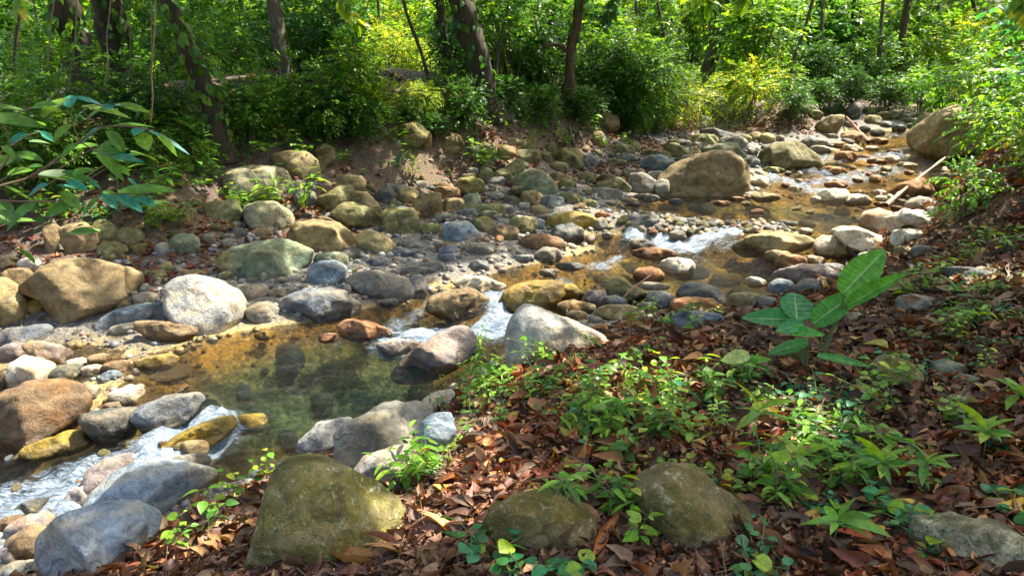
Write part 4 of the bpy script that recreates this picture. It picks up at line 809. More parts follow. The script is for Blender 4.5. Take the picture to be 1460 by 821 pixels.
# far bank litter: small rusty leaves between the stones
n0 = 110000; x, y = rg.uniform(-9, 12, n0), rg.uniform(5, 20, n0); s = sdist(x, y); z = G(x, y); ab = z-W(x, y)
dens = np.clip(.38+1.1*fbm(P2(x, y), 1.2, 3, 61), 0, 1)*sstep(.12, .3, ab)
for px, py, rr, bo in [(720,250,.9,1.),(620,270,.8,1.),(450,320,.7,1.),(230,370,.8,1.),(930,250,1.,1.),(570,225,.7,-1),(180,310,.6,.3),(840,255,.7,.8)]:
    q = hit(px, py); mk = 1-sstep(rr*.4, rr*1.3, np.hypot(x-q[0], y-q[1])); dens = np.clip(dens+bo*mk, 0, 1)
k = (s < -.1) & (s > -8) & (rg.uniform(0, 1, n0) < dens) & (np.abs(x) < .75*y); x, y, z = x[k], y[k], z[k]; n = len(x)
a = rg.uniform(0, 2*np.pi, n); v, f, c = scatter(D2, np.stack([x, y, z+rg.uniform(.0, .03, n)], 1), np.stack([np.cos(a), np.sin(a), rg.normal(0, .3, n)], 1), UP+rg.normal(0, .4, (n, 3)), rg.uniform(.05, .12, n), pick(REDB, n, rg, .35), 1.1)
link('far_leaf_litter', mesh_np('far_leaf_litter', v, [f], DRY, dict(col=c), False), None, None, 'rusty fallen leaves gathered between the stones of the far bank', 'leaf litter', None, 'stuff')
# single large dry leaves
def dry_leaf(seed, col, w=.5, curl=1.):
    rg = np.random.default_rng(seed); n = 9; V = []; us = (-1, -.5, 0, .5, 1)
    for i in range(n+1):
        t = i/n; pw = math.sin(math.pi*(.05+.95*t)**.9)**.8; lift = .25*curl*(t-.4)**2+.04*math.sin(t*7+seed)
        for u in us:
            ang = u*curl*(.9+.5*math.sin(seed+3*t)); rr = w*pw/2/max(curl, .3)
            V.append((rr*math.sin(ang)+.02*math.sin(9*t+seed), t, rr*(1-math.cos(ang))+lift))
    m = 5; F = np.array([(i*m+j, i*m+j+1, (i+1)*m+j+1, (i+1)*m+j) for i in range(n) for j in range(m-1)])
    V = np.array(V); V += .012*rg.normal(size=V.shape); V[:, 1] -= .5
    C = np.tile(col, (len(V), 1))*(1+.25*rg.normal(size=(len(V), 1)).clip(-1, 1)); C[2::5] *= .6
    return mesh_np('dry_leaf', V, F, DRY, dict(col=C))
DL = [dry_leaf(i, c, w, cu) for i, (c, w, cu) in enumerate([((.24,.10,.04), .45, 1.), ((.16,.065,.03), .5, .7), ((.30,.18,.08), .4, 1.3), ((.10,.05,.03), .42, 1.), ((.19,.15,.11), .5, .6), ((.26,.07,.03), .55, .9), ((.34,.20,.06), .3, 1.5), ((.13,.07,.05), .38, 1.1)])]
def lay(me, p, L, rz, tilt=(0, 0), label=None, group=None, name='dry_leaf'):
    o = link(name, me, None, p, label, 'dead leaf', group); o.scale = (L, L, L); o.rotation_euler = (tilt[0], tilt[1], rz); return o
cnt = 0
xs, ys, zs, rs = near_litter(3000)
for x, y, z, r in zip(xs, ys, zs, rs):
    if r > 4.2 or cnt >= 230: continue
    if any(math.hypot(x-q[4][0], y-q[4][1]) < q[5]*.42 for q in ROCKS): continue
    i = rg.integers(0, 8); lay(DL[i], (x, y, z+.018), rg.uniform(.10, .19), rg.uniform(0, 6.28), rg.normal(0, .22, 2), 'large curled brown dead leaf lying loose on the litter of the near bank', 'large dead leaves on the near bank'); cnt += 1
for px, py, L, i, rz, cl, lab in [(505, 812, .30, 6, 1.3, (.34,.17,.05), 'long golden brown papery leaf at the foot of the tall mossy hump'), (575, 798, .27, 2, 1.9, (.32,.17,.06), 'golden papery leaf leaning over the litter beside the long golden one'), (640, 765, .26, 2, 1.3, (.35,.19,.07), 'tan rolled leaf pointing at the straw-crossed boulder'),
      (678, 722, .17, 1, .2, (.30,.12,.08), 'flat smooth pinkish brown leaf just above the straw-crossed boulder'), (862, 780, .22, 6, -.5, (.34,.13,.04), 'orange-brown rolled leaf between the straw-crossed and creeper-covered boulders'),
      (1165, 722, .09, 1, 1.2, (.62,.33,.03), 'small bright yellow-orange leaf in the litter under the whorled seedlings'), (745, 775, .22, 4, 1.4, (.26,.19,.17), 'greyish purple leaf lying on the lower face of the straw-crossed boulder'),
      (1225, 495, .14, 1, 1.5, (.50,.35,.10), 'yellowish leaf behind the stalks of the big-leaved plant'), (1400, 570, .12, 3, .2, (.55,.35,.05), 'upright yellow leaf between mossy stones on the near bank'), (632, 708, .09, 1, 1.4, (.70,.45,.04), 'small yellow leaf near the pale edge stone above the golden leaves'), (500, 770, .25, 6, .3, (.45,.20,.04), 'torn orange leaf standing up against the tall mossy hump')]:
    p = hit(px, py); m_ = DL[i].copy(); a_ = m_.attributes['col']; nv = len(m_.vertices); r2 = np.random.default_rng(px)
    C = np.c_[np.tile(cl, (nv, 1))*(1+.2*r2.normal(size=(nv, 1)).clip(-1, 1)), np.ones(nv)]; a_.data.foreach_set('color', C.astype(np.float32).ravel())
    lay(m_, (p[0], p[1], p[2]+.04), L, rz, (.15, .1), lab)

# ================================================================ cobbles and pebbles
rg = np.random.default_rng(8)
def cob(seed, sub=2): D, F = ICO[sub]; rr = np.random.default_rng(seed); V = rock_verts(D, np.linspace(-np.pi, np.pi, 12, endpoint=False), 1+.15*rr.normal(size=12), .8, seed, 2.3, .7, .8); V[:, 2] *= rr.uniform(.45, .75); return V, F
CMAT = ['grey', 'blue', 'olive', 'dark', 'tan', 'dark', 'brown', 'olive', 'teal', 'grey']
CM = []
for i, m_ in enumerate(CMAT): V, F = cob(50+i, 3); CM.append(mesh_np('cobble', V, F, RM[m_], dict(wet=np.zeros(len(V)))))
CMW = []
for i, m_ in enumerate(['white', 'pink', 'white', 'tan', 'pink']): V, F = cob(80+i, 3); CMW.append(mesh_np('cobble', V, F, RM[m_], dict(wet=np.zeros(len(V)))))
def free(x, y, r):
    return all(math.hypot(x-q[4][0], y-q[4][1]) > q[5]*.45+r*.7 for q in ROCKS)
def cobble(p, r, me, lab, grp):
    o = link('cobble', me, None, (p[0], p[1], p[2]), lab, 'stone', grp); o.scale = (r, r*rg.uniform(.75, 1), r*rg.uniform(.8, 1.1)); o.rotation_euler = (rg.normal(0, .15), rg.normal(0, .15), rg.uniform(0, 6.28))
n = 0
for _ in range(9000):
    px, py = rg.uniform(300, 1230), rg.uniform(195, 400)
    if n >= 150: break
    p = hit(px, py); s = sdist(p[0], p[1])[0]; ab = p[2]-W(p[0], p[1])
    if not (-4.2 < s < 0 and (.04 if py < 335 else .12) < ab < .55) : continue
    r = rg.choice([.05, .07, .09, .12, .15])*rg.uniform(.8, 1.15)
    if free(p[0], p[1], r*.75): cobble(p, r, CM[rg.integers(0, 10)], 'small loose cobble filling a gap between the larger stones of the gravel bar', 'small cobbles on the gravel bar'); n += 1
for px, py in [(300,560),(360,590),(420,600),(480,560),(520,520),(400,530),(340,510),(270,540),(560,500),(450,500),(330,640),(380,640),(300,600),(500,590),(240,560),(620,520),(560,560),(600,480),(230,520),(410,480),(820,400),(880,405),(940,420),(1000,405),(1040,380),(990,370),(900,365),(860,385),(1020,425),(1070,400),(1000,300),(1080,305),(1150,310),(950,300),(1200,300)]:
    z_ = wxy = on_z(px, py, .0); g_ = G(z_[0], z_[1])[0]; dd_ = float(W(z_[0], z_[1]))-g_
    if dd_ < .04: continue
    r = rg.uniform(.10, .24); i = [4, 6, 2, 3, 0][rg.integers(0, 5)]
    o = link('submerged_stone', CM[i], None, (z_[0], z_[1], g_-r*.1), 'dim brownish stone lying under the water on the stream bed', 'rock', 'stones on the stream bed'); o.scale = (r, r*rg.uniform(.6, .9), min(r*.6, dd_*.75)/.6); o.rotation_euler = (0, 0, rg.uniform(0, 6.28))
n = 0
for _ in range(900):       # the pebble dam across the stream
    px = rg.uniform(880, 1135); py = rg.uniform(316, 334)+(px-1000)*.01
    if n >= 62: break
    if 888 < px < 905 or 935 < px < 950: 
        if rg.uniform() < .7: continue
    p = hit(px, py); cobble((p[0], p[1], p[2]+.02), rg.uniform(.045, .075), (CM[rg.integers(0, 10)] if rg.uniform() < .75 else CMW[rg.integers(0, 5)]), 'wet cobble in the low pebble dam between the amber pool and the upper pool', 'cobbles of the pebble dam'); n += 1
n = 0
for _ in range(900):
    px, py = rg.uniform(1050, 1360), rg.uniform(198, 305)
    if n >= 34: break
    p = hit(px, py); r = rg.uniform(.03, .09)
    if abs(sdist(p[0], p[1])[0]) < 2.4 and free(p[0], p[1], r*.3): cobble((p[0], p[1], p[2]+.01), r, CMW[rg.integers(0, 5)], 'pale or reddish stone standing in the shallow upstream riffle', 'stones of the upstream riffle'); n += 1
n = 0
for _ in range(900):
    px, py = rg.uniform(-20, 330), rg.uniform(275, 480)
    if n >= 38: break
    p = hit(px, py); r = rg.uniform(.03, .07); s = sdist(p[0], p[1])[0]
    if s < 0 and p[2]-W(p[0], p[1]) > -.02 and free(p[0], p[1], r*.5): cobble(p, r, CM[rg.integers(0, 10)], 'small cobble among leaves on the bank above the cracked tan slab', 'small cobbles on the downstream bank'); n += 1
n = 0
for _ in range(900):
    px, py = rg.uniform(0, 280), rg.uniform(480, 800)
    if n >= 30: break
    p = hit(px, py); r = rg.uniform(.02, .05); s = sdist(p[0], p[1])[0]
    if p[2]-W(p[0], p[1]) > -.05 and free(p[0], p[1], r): cobble(p, r, (CM+CMW)[rg.integers(0, 15)], 'small wet cobble between the boulders beside the lower rapid', 'small cobbles beside the lower rapid'); n += 1
# pebbles: one mass of gravel
pb = NB('gravel_material'); cc = pb.attr('col').outputs['Color']; tcx = pb.n('ShaderNodeTexCoord').outputs['Object']
cc = pb.mix(1., cc, pb.mix(pb.noise(tcx, 90, 3, .7), (.6, .6, .6), (1.4, 1.4, 1.4)), 'MULTIPLY')
PEB = pb.done(pb.n('ShaderNodeBsdfPrincipled', {'Base Color': cc, 'Roughness': .6}).outputs[0])
n0 = 34000; th = rg.uniform(-.72, .72, n0); r = 3.*(18/3.)**rg.uniform(0, 1, n0)**.8; x, y = r*np.sin(th), r*np.cos(th)
s = sdist(x, y); z = G(x, y); ab = z-W(x, y)
k = (((s < .6) & (s > -4) & (ab > -.03) & (ab < .40)) & (rg.uniform(0, 1, n0) < np.where(y < 7, .45, .8))) | ((np.abs(s) < 2.4) & (ab <= -.02) & (rg.uniform(0, 1, n0) < .4*np.clip(1+ab*3.2, .05, 1))) | ((s > 0) & (ab > 0) & (ab < .2) & (rg.uniform(0, 1, n0) < .6))
x, y, z, r, ab = x[k][:17000], y[k][:17000], z[k][:17000], r[k][:17000], ab[k][:17000]; n = len(x)
TV, TF = [], None
tp = [cob(300+i, 2) for i in range(5)]; Vs, Fs, Cs = [], [], []; o = 0
GP = pal((.19,.19,.17),(.12,.135,.14),(.23,.21,.17),(.08,.09,.095),(.20,.15,.10),(.30,.28,.25),(.15,.155,.11),(.20,.14,.11),(.10,.10,.08))
bedc = pal((.20,.12,.03),(.13,.085,.03),(.25,.16,.05),(.09,.07,.035),(.17,.14,.08))
for i in range(5):
    j = np.arange(i, n, 5); V, F = tp[i]; m = len(j); sz = (.006+.034*rg.uniform(0, 1, m)**3)*(1+.06*r[j]); a = rg.uniform(0, 6.28, m)
    ca, sa = np.cos(a), np.sin(a); VV = np.stack([V[None, :, 0]*ca[:, None]-V[None, :, 1]*sa[:, None], V[None, :, 0]*sa[:, None]+V[None, :, 1]*ca[:, None], np.repeat(V[None, :, 2], m, 0)], 2)*sz[:, None, None]
    VV += np.stack([x[j], y[j], z[j]+sz*.15], 1)[:, None]
    Vs.append(VV.reshape(-1, 3)); Fs.append((F[None]+(np.arange(m)*len(V))[:, None, None]+o).reshape(-1, 3)); o += m*len(V)
    c0 = np.where((ab[j] < 0)[:, None], pick(bedc, m, rg, .3), pick(GP, m, rg, .25)); Cs.append(np.repeat(c0, len(V), 0))
link('gravel', mesh_np('gravel', np.concatenate(Vs), [np.concatenate(Fs)], PEB, dict(col=np.concatenate(Cs))), None, None, 'loose mixed gravel and pebbles on the bars and the stream bed', 'gravel', None, 'stuff')

# ================================================================ fallen wood
def stick(name, pts, r, mat, label, cat='stick', D=None, dz=.05, seg=8):
    P_ = []
    for q in pts:
        g_ = hit(q[0], q[1]); 
        P_.append(g_+[0, 0, q[2] if len(q) > 2 else dz])
    o = np.array(P_[0]); c = curve(P_, 18); v, f, _ = tube(c-o, np.linspace(r, r*.55, 18), seg, rough=.25)
    link(name, mesh_np(name, v, f, mat), None, o, label, cat)
POLE = stem_mat('weathered_wood', (.27, .20, .14)); RWOOD = stem_mat('reddish_wood', (.22, .10, .06))
stick('fallen_pole', [(1262, 300, .08), (1300, 272, .14), (1345, 240, .2)], .032, POLE, 'fallen pole slanting down from the leaning brown boulder into the riffle', 'fallen branch')
stick('fallen_branch', [(1238, 206, .05), (1205, 178, .2)], .045, RWOOD, 'thin reddish branch slanting behind the pointed cream boulder', 'fallen branch')
stick('stick', [(888, 438, .1), (905, 430, .16), (930, 416, .2)], .010, RWOOD, 'short reddish stick lying across the stones near the olive wedge')
stick('dead_branch', [(1300, 418, .04), (1330, 425, .05), (1370, 428, .05), (1400, 437, .03)], .012, BARK, 'thin dark dead branch on the litter of the near bank', 'fallen branch')
stick('dead_branch', [(1395, 545, .03), (1370, 580, .06), (1345, 600, .02)], .008, BARK, 'thin grey twig between the two mossy stones on the near bank', 'fallen branch')
for pts, lab in [([(770, 790), (800, 755, .2), (830, 745, .18)], 0), ([(735, 745, .17), (790, 748, .2), (835, 745, .15)], 1), ([(790, 800, .1), (815, 755, .2)], 2)]:
    stick('straw', pts, .0022, VINE, 'thin dry straw lying across the rounded mossy boulder in the litter', 'straw')
    COL.objects[-1]['group'] = 'straws on the mossy boulder'

for k, (pts, r) in enumerate([([(655,640),(635,655),(610,690),(580,705)], .008), ([(670,650),(640,670),(625,700),(600,720)], .006), ([(648,600),(640,640),(650,680)], .005), ([(700,640),(670,648),(640,640),(618,660)], .004), ([(560,700),(520,708),(490,705)], .007)]):
    stick('surface_root', [(a_, b_, .02) for a_, b_ in pts], r, VINE, ['thickest root snaking down the bare dirt edge of the near bank', 'thinner root beside the thickest one on the bare dirt edge', 'short upright root on the bare dirt edge', 'hair-thin root crossing the bare dirt edge', 'root lying at the foot of the bare dirt edge'][k], 'root', seg=6)
# ================================================================ trees and forest
def P_at(px, py, D): return at_dist(px, py, D)
TREES = []; SAPL = []
def tree(pts, wpx, mat, label, ivy=0, ivcol=DARKG, base=None, thin=False, extra=0., name='tree'):
    bx, by = pts[-1]; g = hit(bx, by); D = math.hypot(g[0], g[1])+extra
    P_ = [P_at(x, y, D) for x, y in pts[::-1]]; gz_ = G(P_[0][0], P_[0][1])[0]; P_[0][2] = min(P_[0][2], gz_-.1) if not extra else gz_-.1
    r = wpx/2*D/FPX; d = P_[-1]-P_[-2]; d = d/np.linalg.norm(d); top = P_[-1]
    while top[2] < (7.2 if not thin else 5.6): d = nrm(d*.8+UP*.3); top = top+d*1.0; P_.append(top)
    c = curve(P_, 46); R_r = r*np.linspace(1.1, .55, 46); R_r[:5] *= np.linspace(1.7, 1.0, 5)
    e = thing(name, np.array([P_[0][0], P_[0][1], gz_]), label, 'tree')
    add('trunk', tube(c, R_r, 14 if wpx > 8 else 8, rough=.28, seed=int(bx)), mat, e)
    rg = np.random.default_rng(int(bx)+3)
    if ivy:
        n = ivy; i = rg.integers(0, 30, n); a = rg.uniform(0, 6.28, n); dr = np.stack([np.cos(a), np.sin(a), 0*a], 1)
        Pi = c[i]+(c[np.minimum(i+1, 45)]-c[i])*rg.uniform(0, 1, (n, 1))+dr*(R_r[i]*rg.uniform(.95, 1.5, n))[:, None]
        L = rg.uniform(.08, .17, n); add('ivy', scatter(OV3, Pi, dr*.4+rg.normal(0, .35, (n, 3))+[0, 0, -.7], dr+rg.normal(0, .2, (n, 3)), L, pick(ivcol, n, rg, .3)), LEAF, e, False)
    TREES.append((e, c[-1].copy(), c, r))
    return e, c, D
tree([(88,0),(100,40),(118,90),(140,175)], 34, BARK, 'brown trunk draped in hanging vines, first big trunk at the downstream end', 240, GREEN, extra=.6)
tree([(150,0),(158,50),(170,90),(182,150)], 34, BARK, 'dark ivy-clad trunk close behind the vine-draped brown trunk', 300, GREEN, extra=.9)
tree([(237,0),(262,58),(284,100),(300,150),(318,222)], 28, BARK, 'slanting reddish trunk covered in ivy lower down, leaning over from the bank', 260, GREEN)
tree([(388,-5),(397,55),(408,112),(426,168)], 17, BARKP, 'slender pale-spotted trunk rising alone from the bank, gently leaning', 30, DARKG)
tree([(575,0),(584,32),(602,80),(620,142)], 4.5, BARK, 'very thin dark curved trunk in front of the sunny yellow undergrowth', 0, thin=True)
tree([(627,0),(634,55),(645,105),(650,152)], 12, BARK, 'narrow dark trunk close beside the thickest trunk', 90, DARKG, thin=True, extra=.8)
t7 = tree([(652,-5),(668,45),(684,100),(704,168)], 32, BARK, 'thickest dark trunk, leaning, at the middle of the far bank', 160, DARKG)
tree([(728,-5),(716,45),(708,90),(706,150)], 4, BARKP, 'thin pale stem crossing right beside the thickest trunk', 0, thin=True, extra=.4)
tree([(792,-5),(787,25),(770,60),(755,95),(742,140)], 7, BARK, 'dark slanting trunk between the thickest trunk and the forked trunk', 120, DARKG, thin=True, extra=2.5)
t10 = tree([(828,-5),(822,38),(813,80),(810,165)], 15, BARKR, 'reddish forked trunk with a side limb, on the bank above the shaded brown boulder', 60, DARKG)
tree([(1048,-5),(1030,38),(1005,100),(1000,150)], 13, BARKP, 'pale leaning trunk rising behind the bright yellow-green shrub', 0, extra=2.5)
tree([(1146,45),(1132,85),(1125,122),(1120,150)], 6, BARKP, 'thin pale trunk standing against dark foliage upstream of the bright shrub', 0, thin=True, extra=1.5)
tree([(1172,20),(1171,60),(1170,100),(1170,150)], 4, BARKP, 'thin straight stem next to the thin pale trunk upstream', 0, thin=True, extra=2.)
tree([(1290,30),(1284,68),(1275,118),(1270,150)], 11, BARKR, 'reddish brown trunk above the far end of the stream', 40, DARKG, thin=True, extra=3.5)
tree([(1256,40),(1254,75),(1252,110),(1250,150)], 6, BARKP, 'thin pale trunk beside the reddish brown trunk at the far end', 0, thin=True, extra=3.)
tree([(274,-5),(274,25),(276,60),(280,130)], 6, BARK, 'thin dark trunk far back between the slanting ivy trunk and the pale-spotted trunk', 0, thin=True, extra=6.)
tree([(907,20),(909,60),(912,100),(914,160)], 4, BARKP, 'thin greyish stem between the forked trunk and the pale leaning trunk', 0, thin=True, extra=2.)
tree([(538,-5),(542,40),(540,90),(545,160)], 5, BARKP, 'faint pale trunk far back behind the sunny yellow undergrowth', 0, thin=True, extra=7.)
for i_, (px_, w_, ex_) in enumerate([(20,5,4),(55,4,7),(335,4,5),(350,5,9),(470,4,5),(500,3,8),(675,4,6),(765,3,5),(860,4,6),(945,5,5),(965,3,8),(1085,4,5),(1210,5,4),(1225,3,7),(1330,5,4),(1395,4,5)]):
    t_ = tree([(px_+(-1)**i_*9,-5),(px_+3,60),(px_,150)], w_, (BARK, BARKP, BARKR)[i_ % 3], 'x', 0, thin=True, extra=ex_, name='sapling')[0]
    t_['label'] = 'slender sapling trunk far back in the forest, rising '+('just ' if i_ % 2 else '')+'x'; t_['category'] = 'tree'; SAPL.append((t_, px_))
# the forked trunk's limb
e10, c10, D10 = t10
add('limb', tube(curve([P_at(812, 78, D10), P_at(800, 66, D10-.1), P_at(785, 64, D10-.2), P_at(768, 72, D10-.3)], 12), np.linspace(.05, .02, 12), 8, rough=.2), BARKR, e10)
# overhead trees standing outside the picture, whose crowns shade the stream
OVER = []
for (x, y, r, lab) in [(3.4, -1.6, .22, 'large shade tree behind the viewpoint with its crown over the near bank'), (7.6, 5.0, .25, 'large shade tree on the near bank outside the photo, upstream'), (-6.6, 2.6, .24, 'shade tree at the downstream end outside the photo'),
                       (-9.6, 8.5, .25, 'shade tree on the far bank beyond the downstream edge of the photo'), (13.0, 12.5, .28, 'shade tree on the near bank far upstream outside the photo'), (-3.2, -2.4, .2, 'shade tree behind the viewpoint on the downstream side')]:
    g_ = G(x, y)[0]; e = thing('shade_tree', (x, y, g_), lab, 'tree'); top = np.array([x*.85, y+.6, 8.2])
    c = curve([(x, y, g_-.1), (x+.1, y+.1, 3.5), top], 30); add('trunk', tube(c, np.linspace(r*1.2, r*.6, 30), 14, rough=.25), BARK, e); OVER.append((e, top, c, r))
ALLT = [t for t in TREES if t[3] > .06]+OVER
# ---- crowns: unseen leaves arranged to shade the ground around chosen sunny spots
rg = np.random.default_rng(77)
LIT = []  # sun patches wanted on the ground; canopy leaves are left out there
def lit(px, py, r, z=None):
    p = hit(px, py) if z is None else None
    LIT.append((p[0], p[1], r))
for t in "30 440 .3;70 500 .35;120 495 .25;60 585 .35;30 620 .3;110 640 .25;90 690 .4;30 705 .35;200 698 .16;125 742 .14;185 500 .22;100 395 .22;150 410 .16;285 415 .12;270 450 .08;310 440 .08;60 340 .3;155 590 .25;200 590 .2;240 640 .3;160 655 .3;260 525 .35;320 515 .35;390 500 .3;440 485 .3;350 560 .2;430 570 .2;250 500 .3;210 550 .3;480 460 .25;530 500 .15;480 530 .2;420 540 .15;560 600 .12;600 570 .15;640 545 .2;620 505 .2;690 405 .35;700 450 .35;650 460 .3;590 475 .2;770 410 .35;790 440 .2;640 430 .18;510 395 .15;460 365 .12;420 375 .1;900 385 .45;950 385 .45;1010 380 .5;980 375 .4;930 360 .4;870 350 .3;1100 345 .7;1150 335 .7;1200 350 .8;1300 310 .9;1250 330 .7;1130 370 .5;1060 400 .4;1050 365 .5;1200 270 1.6;1120 260 1.0;1260 235 1.5;1180 220 1.;1060 255 .6;1070 290 .5;1180 180 .7;1080 190 .7;1010 195 .4;970 320 .3;850 310 .35;1130 300 .5;1290 190 1.2;1370 190 .8;1400 260 .5;1360 250 .5;1350 330 .4;830 608 .16;790 600 .1;870 600 .08;700 560 .12;1050 650 .1;1030 700 .06;560 780 .15;520 800 .12;590 655 .12;600 690 .1;235 795 .1;770 520 .12;740 470 .15;450 620 .15;600 300 .2;630 290 .15;700 235 .15;480 340 .15;440 330 .12;380 250 .12;820 215 .2;580 180 .8;960 450 .15;1010 450 .12;1430 440 .12;1330 440 .1;400 690 .06;470 730 .07".split(';'):
    a_, b_, c_ = t.split(); lit(float(a_), float(b_), float(c_)*1.1+.16)
for t in "300 520 .5;400 500 .45;340 545 .4;450 565 .25;520 500 .25;560 530 .2;100 660 .5;1280 315 1.0;825 605 .22;560 672 .2;600 600 .12;760 610 .1;1330 305 .9;940 350 .5".split(';'): lit(*[float(q) for q in t.split()])
LIT = np.array(LIT)
def canopy(n, x0, x1, y0, y1, h0, h1, L, uselit=True, thr=-.15, seed=0):
    rg = np.random.default_rng(seed); nc = n//14
    tx, ty = rg.uniform(x0, x1, nc), rg.uniform(y0, y1, nc); h = rg.uniform(h0, h1, nc)
    cx = tx+SUN[0]/SUN[2]*h; cy = ty+SUN[1]/SUN[2]*h
    P = np.repeat(np.stack([cx, cy, h], 1), 14, 0)+rg.normal(0, .24, (nc*14, 3))
    gx = P[:, 0]-SUN[0]/SUN[2]*(P[:, 2]-.3); gy = P[:, 1]-SUN[1]/SUN[2]*(P[:, 2]-.3)
    keep = fbm(P2(gx, gy), .45, 3, 91+seed) > thr
    if uselit:
        keep = fbm(P2(gx, gy), .7, 3, 91+seed) > thr
        for lx, ly, lr in LIT:
            keep &= np.hypot(gx-lx, gy-ly) > lr*(.85+.35*rg.uniform(0, 1, len(gx)))
    P = P[keep]; m = len(P); a = rg.uniform(0, 6.28, m)
    return P, scatter(D2, P, np.stack([np.cos(a), np.sin(a), rg.normal(-.2, .3, m)], 1), UP+rg.normal(0, .45, (m, 3)), L*rg.uniform(.7, 1.3, m), pick(GREEN, m, rg, .2), 1.15)
CNP = [canopy(66000, -9.5, 9.5, .4, 13.5, 6.6, 9.2, .19, True, -.6, 1), canopy(17000, -14, 17, 12.5, 17, 6.2, 10, .26, True, -.1, 4), canopy(15000, -14, 17, 17, 30, 6.2, 10, .28, False, .12, 2), canopy(18000, -1.2, 6.5, .3, 5.6, 6.8, 9.2, .17, True, -.6, 5), canopy(3500, -34, 34, 24, 60, 9, 16, .6, False, -.05, 3)]  # small near-bank layer is added to deepen the shade there
TT = np.array([t[1][:2] for t in ALLT])
for ci, (P, (v, f, c)) in enumerate(CNP):
    o = np.argmin((P[:, None, 0]-TT[None, :, 0])**2+(P[:, None, 1]-TT[None, :, 1])**2, 1)
    for k in range(len(ALLT)):
        s = np.nonzero(o == k)[0]
        if len(s) < 20: continue
        vi = (s[:, None]*4+np.arange(4)).ravel(); nn = len(s); FF = (D2[1][None]+(np.arange(nn)*4)[:, None, None]).reshape(-1, 3)
        e = ALLT[k][0]; add('crown', (v[vi], FF, c[vi]), LEAF, e, False)
        if ci != 2 and ci < 3:
            br = []
            for q in P[s[rg.integers(0, nn, 7)]]:
                tp_ = ALLT[k][1]; br.append(tube(curve([tp_-[0, 0, .8], (tp_+q)/2+[0, 0, .4], q], 10), np.linspace(ALLT[k][3]*.45, .02, 10), 6))
            add('limb', merge(br), BARK, e)
# ---- understory shrubs
VAR = {}
for kname, (H, R, n, L, pl, tpl, wd) in {'dark': (1.9, 1.0, 330, .11, DARKG, D2, 1.), 'mid': (2.4, 1.15, 330, .11, GREEN, D2, 1.), 'bright': (1.6, 1.0, 420, .075, YEL, D2, 1.), 'tall': (3.6, 1.3, 380, .15, np.vstack([GREEN, BRIGHT]), D2, 1.), 'big': (2.6, 1.2, 260, .19, DARKG*1.2, D2, 1.1), 'lit': (3.2, 1.3, 330, .14, np.vstack([BRIGHT, YEL[:2]]), D2, 1.)}.items():  # bright and lit kinds carry sunlight in their yellower leaf colours
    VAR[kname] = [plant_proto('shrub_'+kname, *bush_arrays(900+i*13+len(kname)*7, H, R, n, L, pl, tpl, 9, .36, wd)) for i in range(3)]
def shrub(px, D, kind, s=1., label=None, group=None, name='shrub', sz=None, i=None, dz=-.05):
    x = (px-730)/FPX*D; g_ = G(x, D)[0]; r = int(px*3+D*11)
    return put(name, VAR[kind][r % 3 if i is None else i], (x, D, g_+dz), r % 63/10, s, label, 'shrub', group, sz=sz)
# the shrubs one can single out
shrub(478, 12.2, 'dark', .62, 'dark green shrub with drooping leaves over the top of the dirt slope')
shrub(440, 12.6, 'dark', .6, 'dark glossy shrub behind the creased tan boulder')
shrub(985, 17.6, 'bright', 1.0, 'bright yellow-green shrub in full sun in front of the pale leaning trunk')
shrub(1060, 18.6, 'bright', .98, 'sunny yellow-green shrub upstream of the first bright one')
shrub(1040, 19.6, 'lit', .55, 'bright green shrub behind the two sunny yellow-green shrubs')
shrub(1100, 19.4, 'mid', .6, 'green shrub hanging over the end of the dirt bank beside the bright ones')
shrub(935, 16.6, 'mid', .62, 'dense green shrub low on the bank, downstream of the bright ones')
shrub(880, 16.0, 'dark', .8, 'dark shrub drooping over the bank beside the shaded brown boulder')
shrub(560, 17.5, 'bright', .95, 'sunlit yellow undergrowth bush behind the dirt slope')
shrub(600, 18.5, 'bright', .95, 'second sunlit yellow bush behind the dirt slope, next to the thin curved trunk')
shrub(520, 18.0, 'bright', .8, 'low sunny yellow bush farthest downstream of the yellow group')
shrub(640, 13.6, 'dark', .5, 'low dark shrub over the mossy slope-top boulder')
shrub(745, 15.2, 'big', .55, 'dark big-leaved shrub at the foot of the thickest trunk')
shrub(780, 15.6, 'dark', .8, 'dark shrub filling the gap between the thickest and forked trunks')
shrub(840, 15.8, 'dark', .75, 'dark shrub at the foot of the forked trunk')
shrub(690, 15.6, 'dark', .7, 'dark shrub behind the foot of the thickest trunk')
shrub(90, 8.8, 'mid', .62, 'leafy shrub under the vine-draped brown trunk')
shrub(200, 9.6, 'dark', .62, 'dark shrub between the ivy-clad trunks on the downstream bank')
shrub(20, 8.2, 'mid', .62, 'green shrub at the downstream end of the far bank above the root-draped boulder')
shrub(300, 11.5, 'mid', .5, 'green shrub beside the foot of the slanting reddish trunk')
shrub(350, 13.4, 'mid', .5, 'green shrub between the slanting trunk and the pale-spotted trunk')
shrub(250, 9.9, 'dark', .42, 'low dark fern-like shrub above the flat-topped granite boulder')
rgf = np.random.default_rng(4)
G1 = 'understory shrubs of the forest behind the far bank'
LB = {'dark': 'dark green understory shrub in the shaded forest behind the far bank', 'mid': 'green understory shrub in the forest behind the far bank', 'lit': 'sunlit green understory shrub in the forest behind the far bank', 'tall': 'tall leafy sapling in the forest behind the far bank', 'big': 'dark understory shrub with larger leaves behind the far bank', 'bright': 'yellow-green understory shrub in a sunny gap of the forest'}
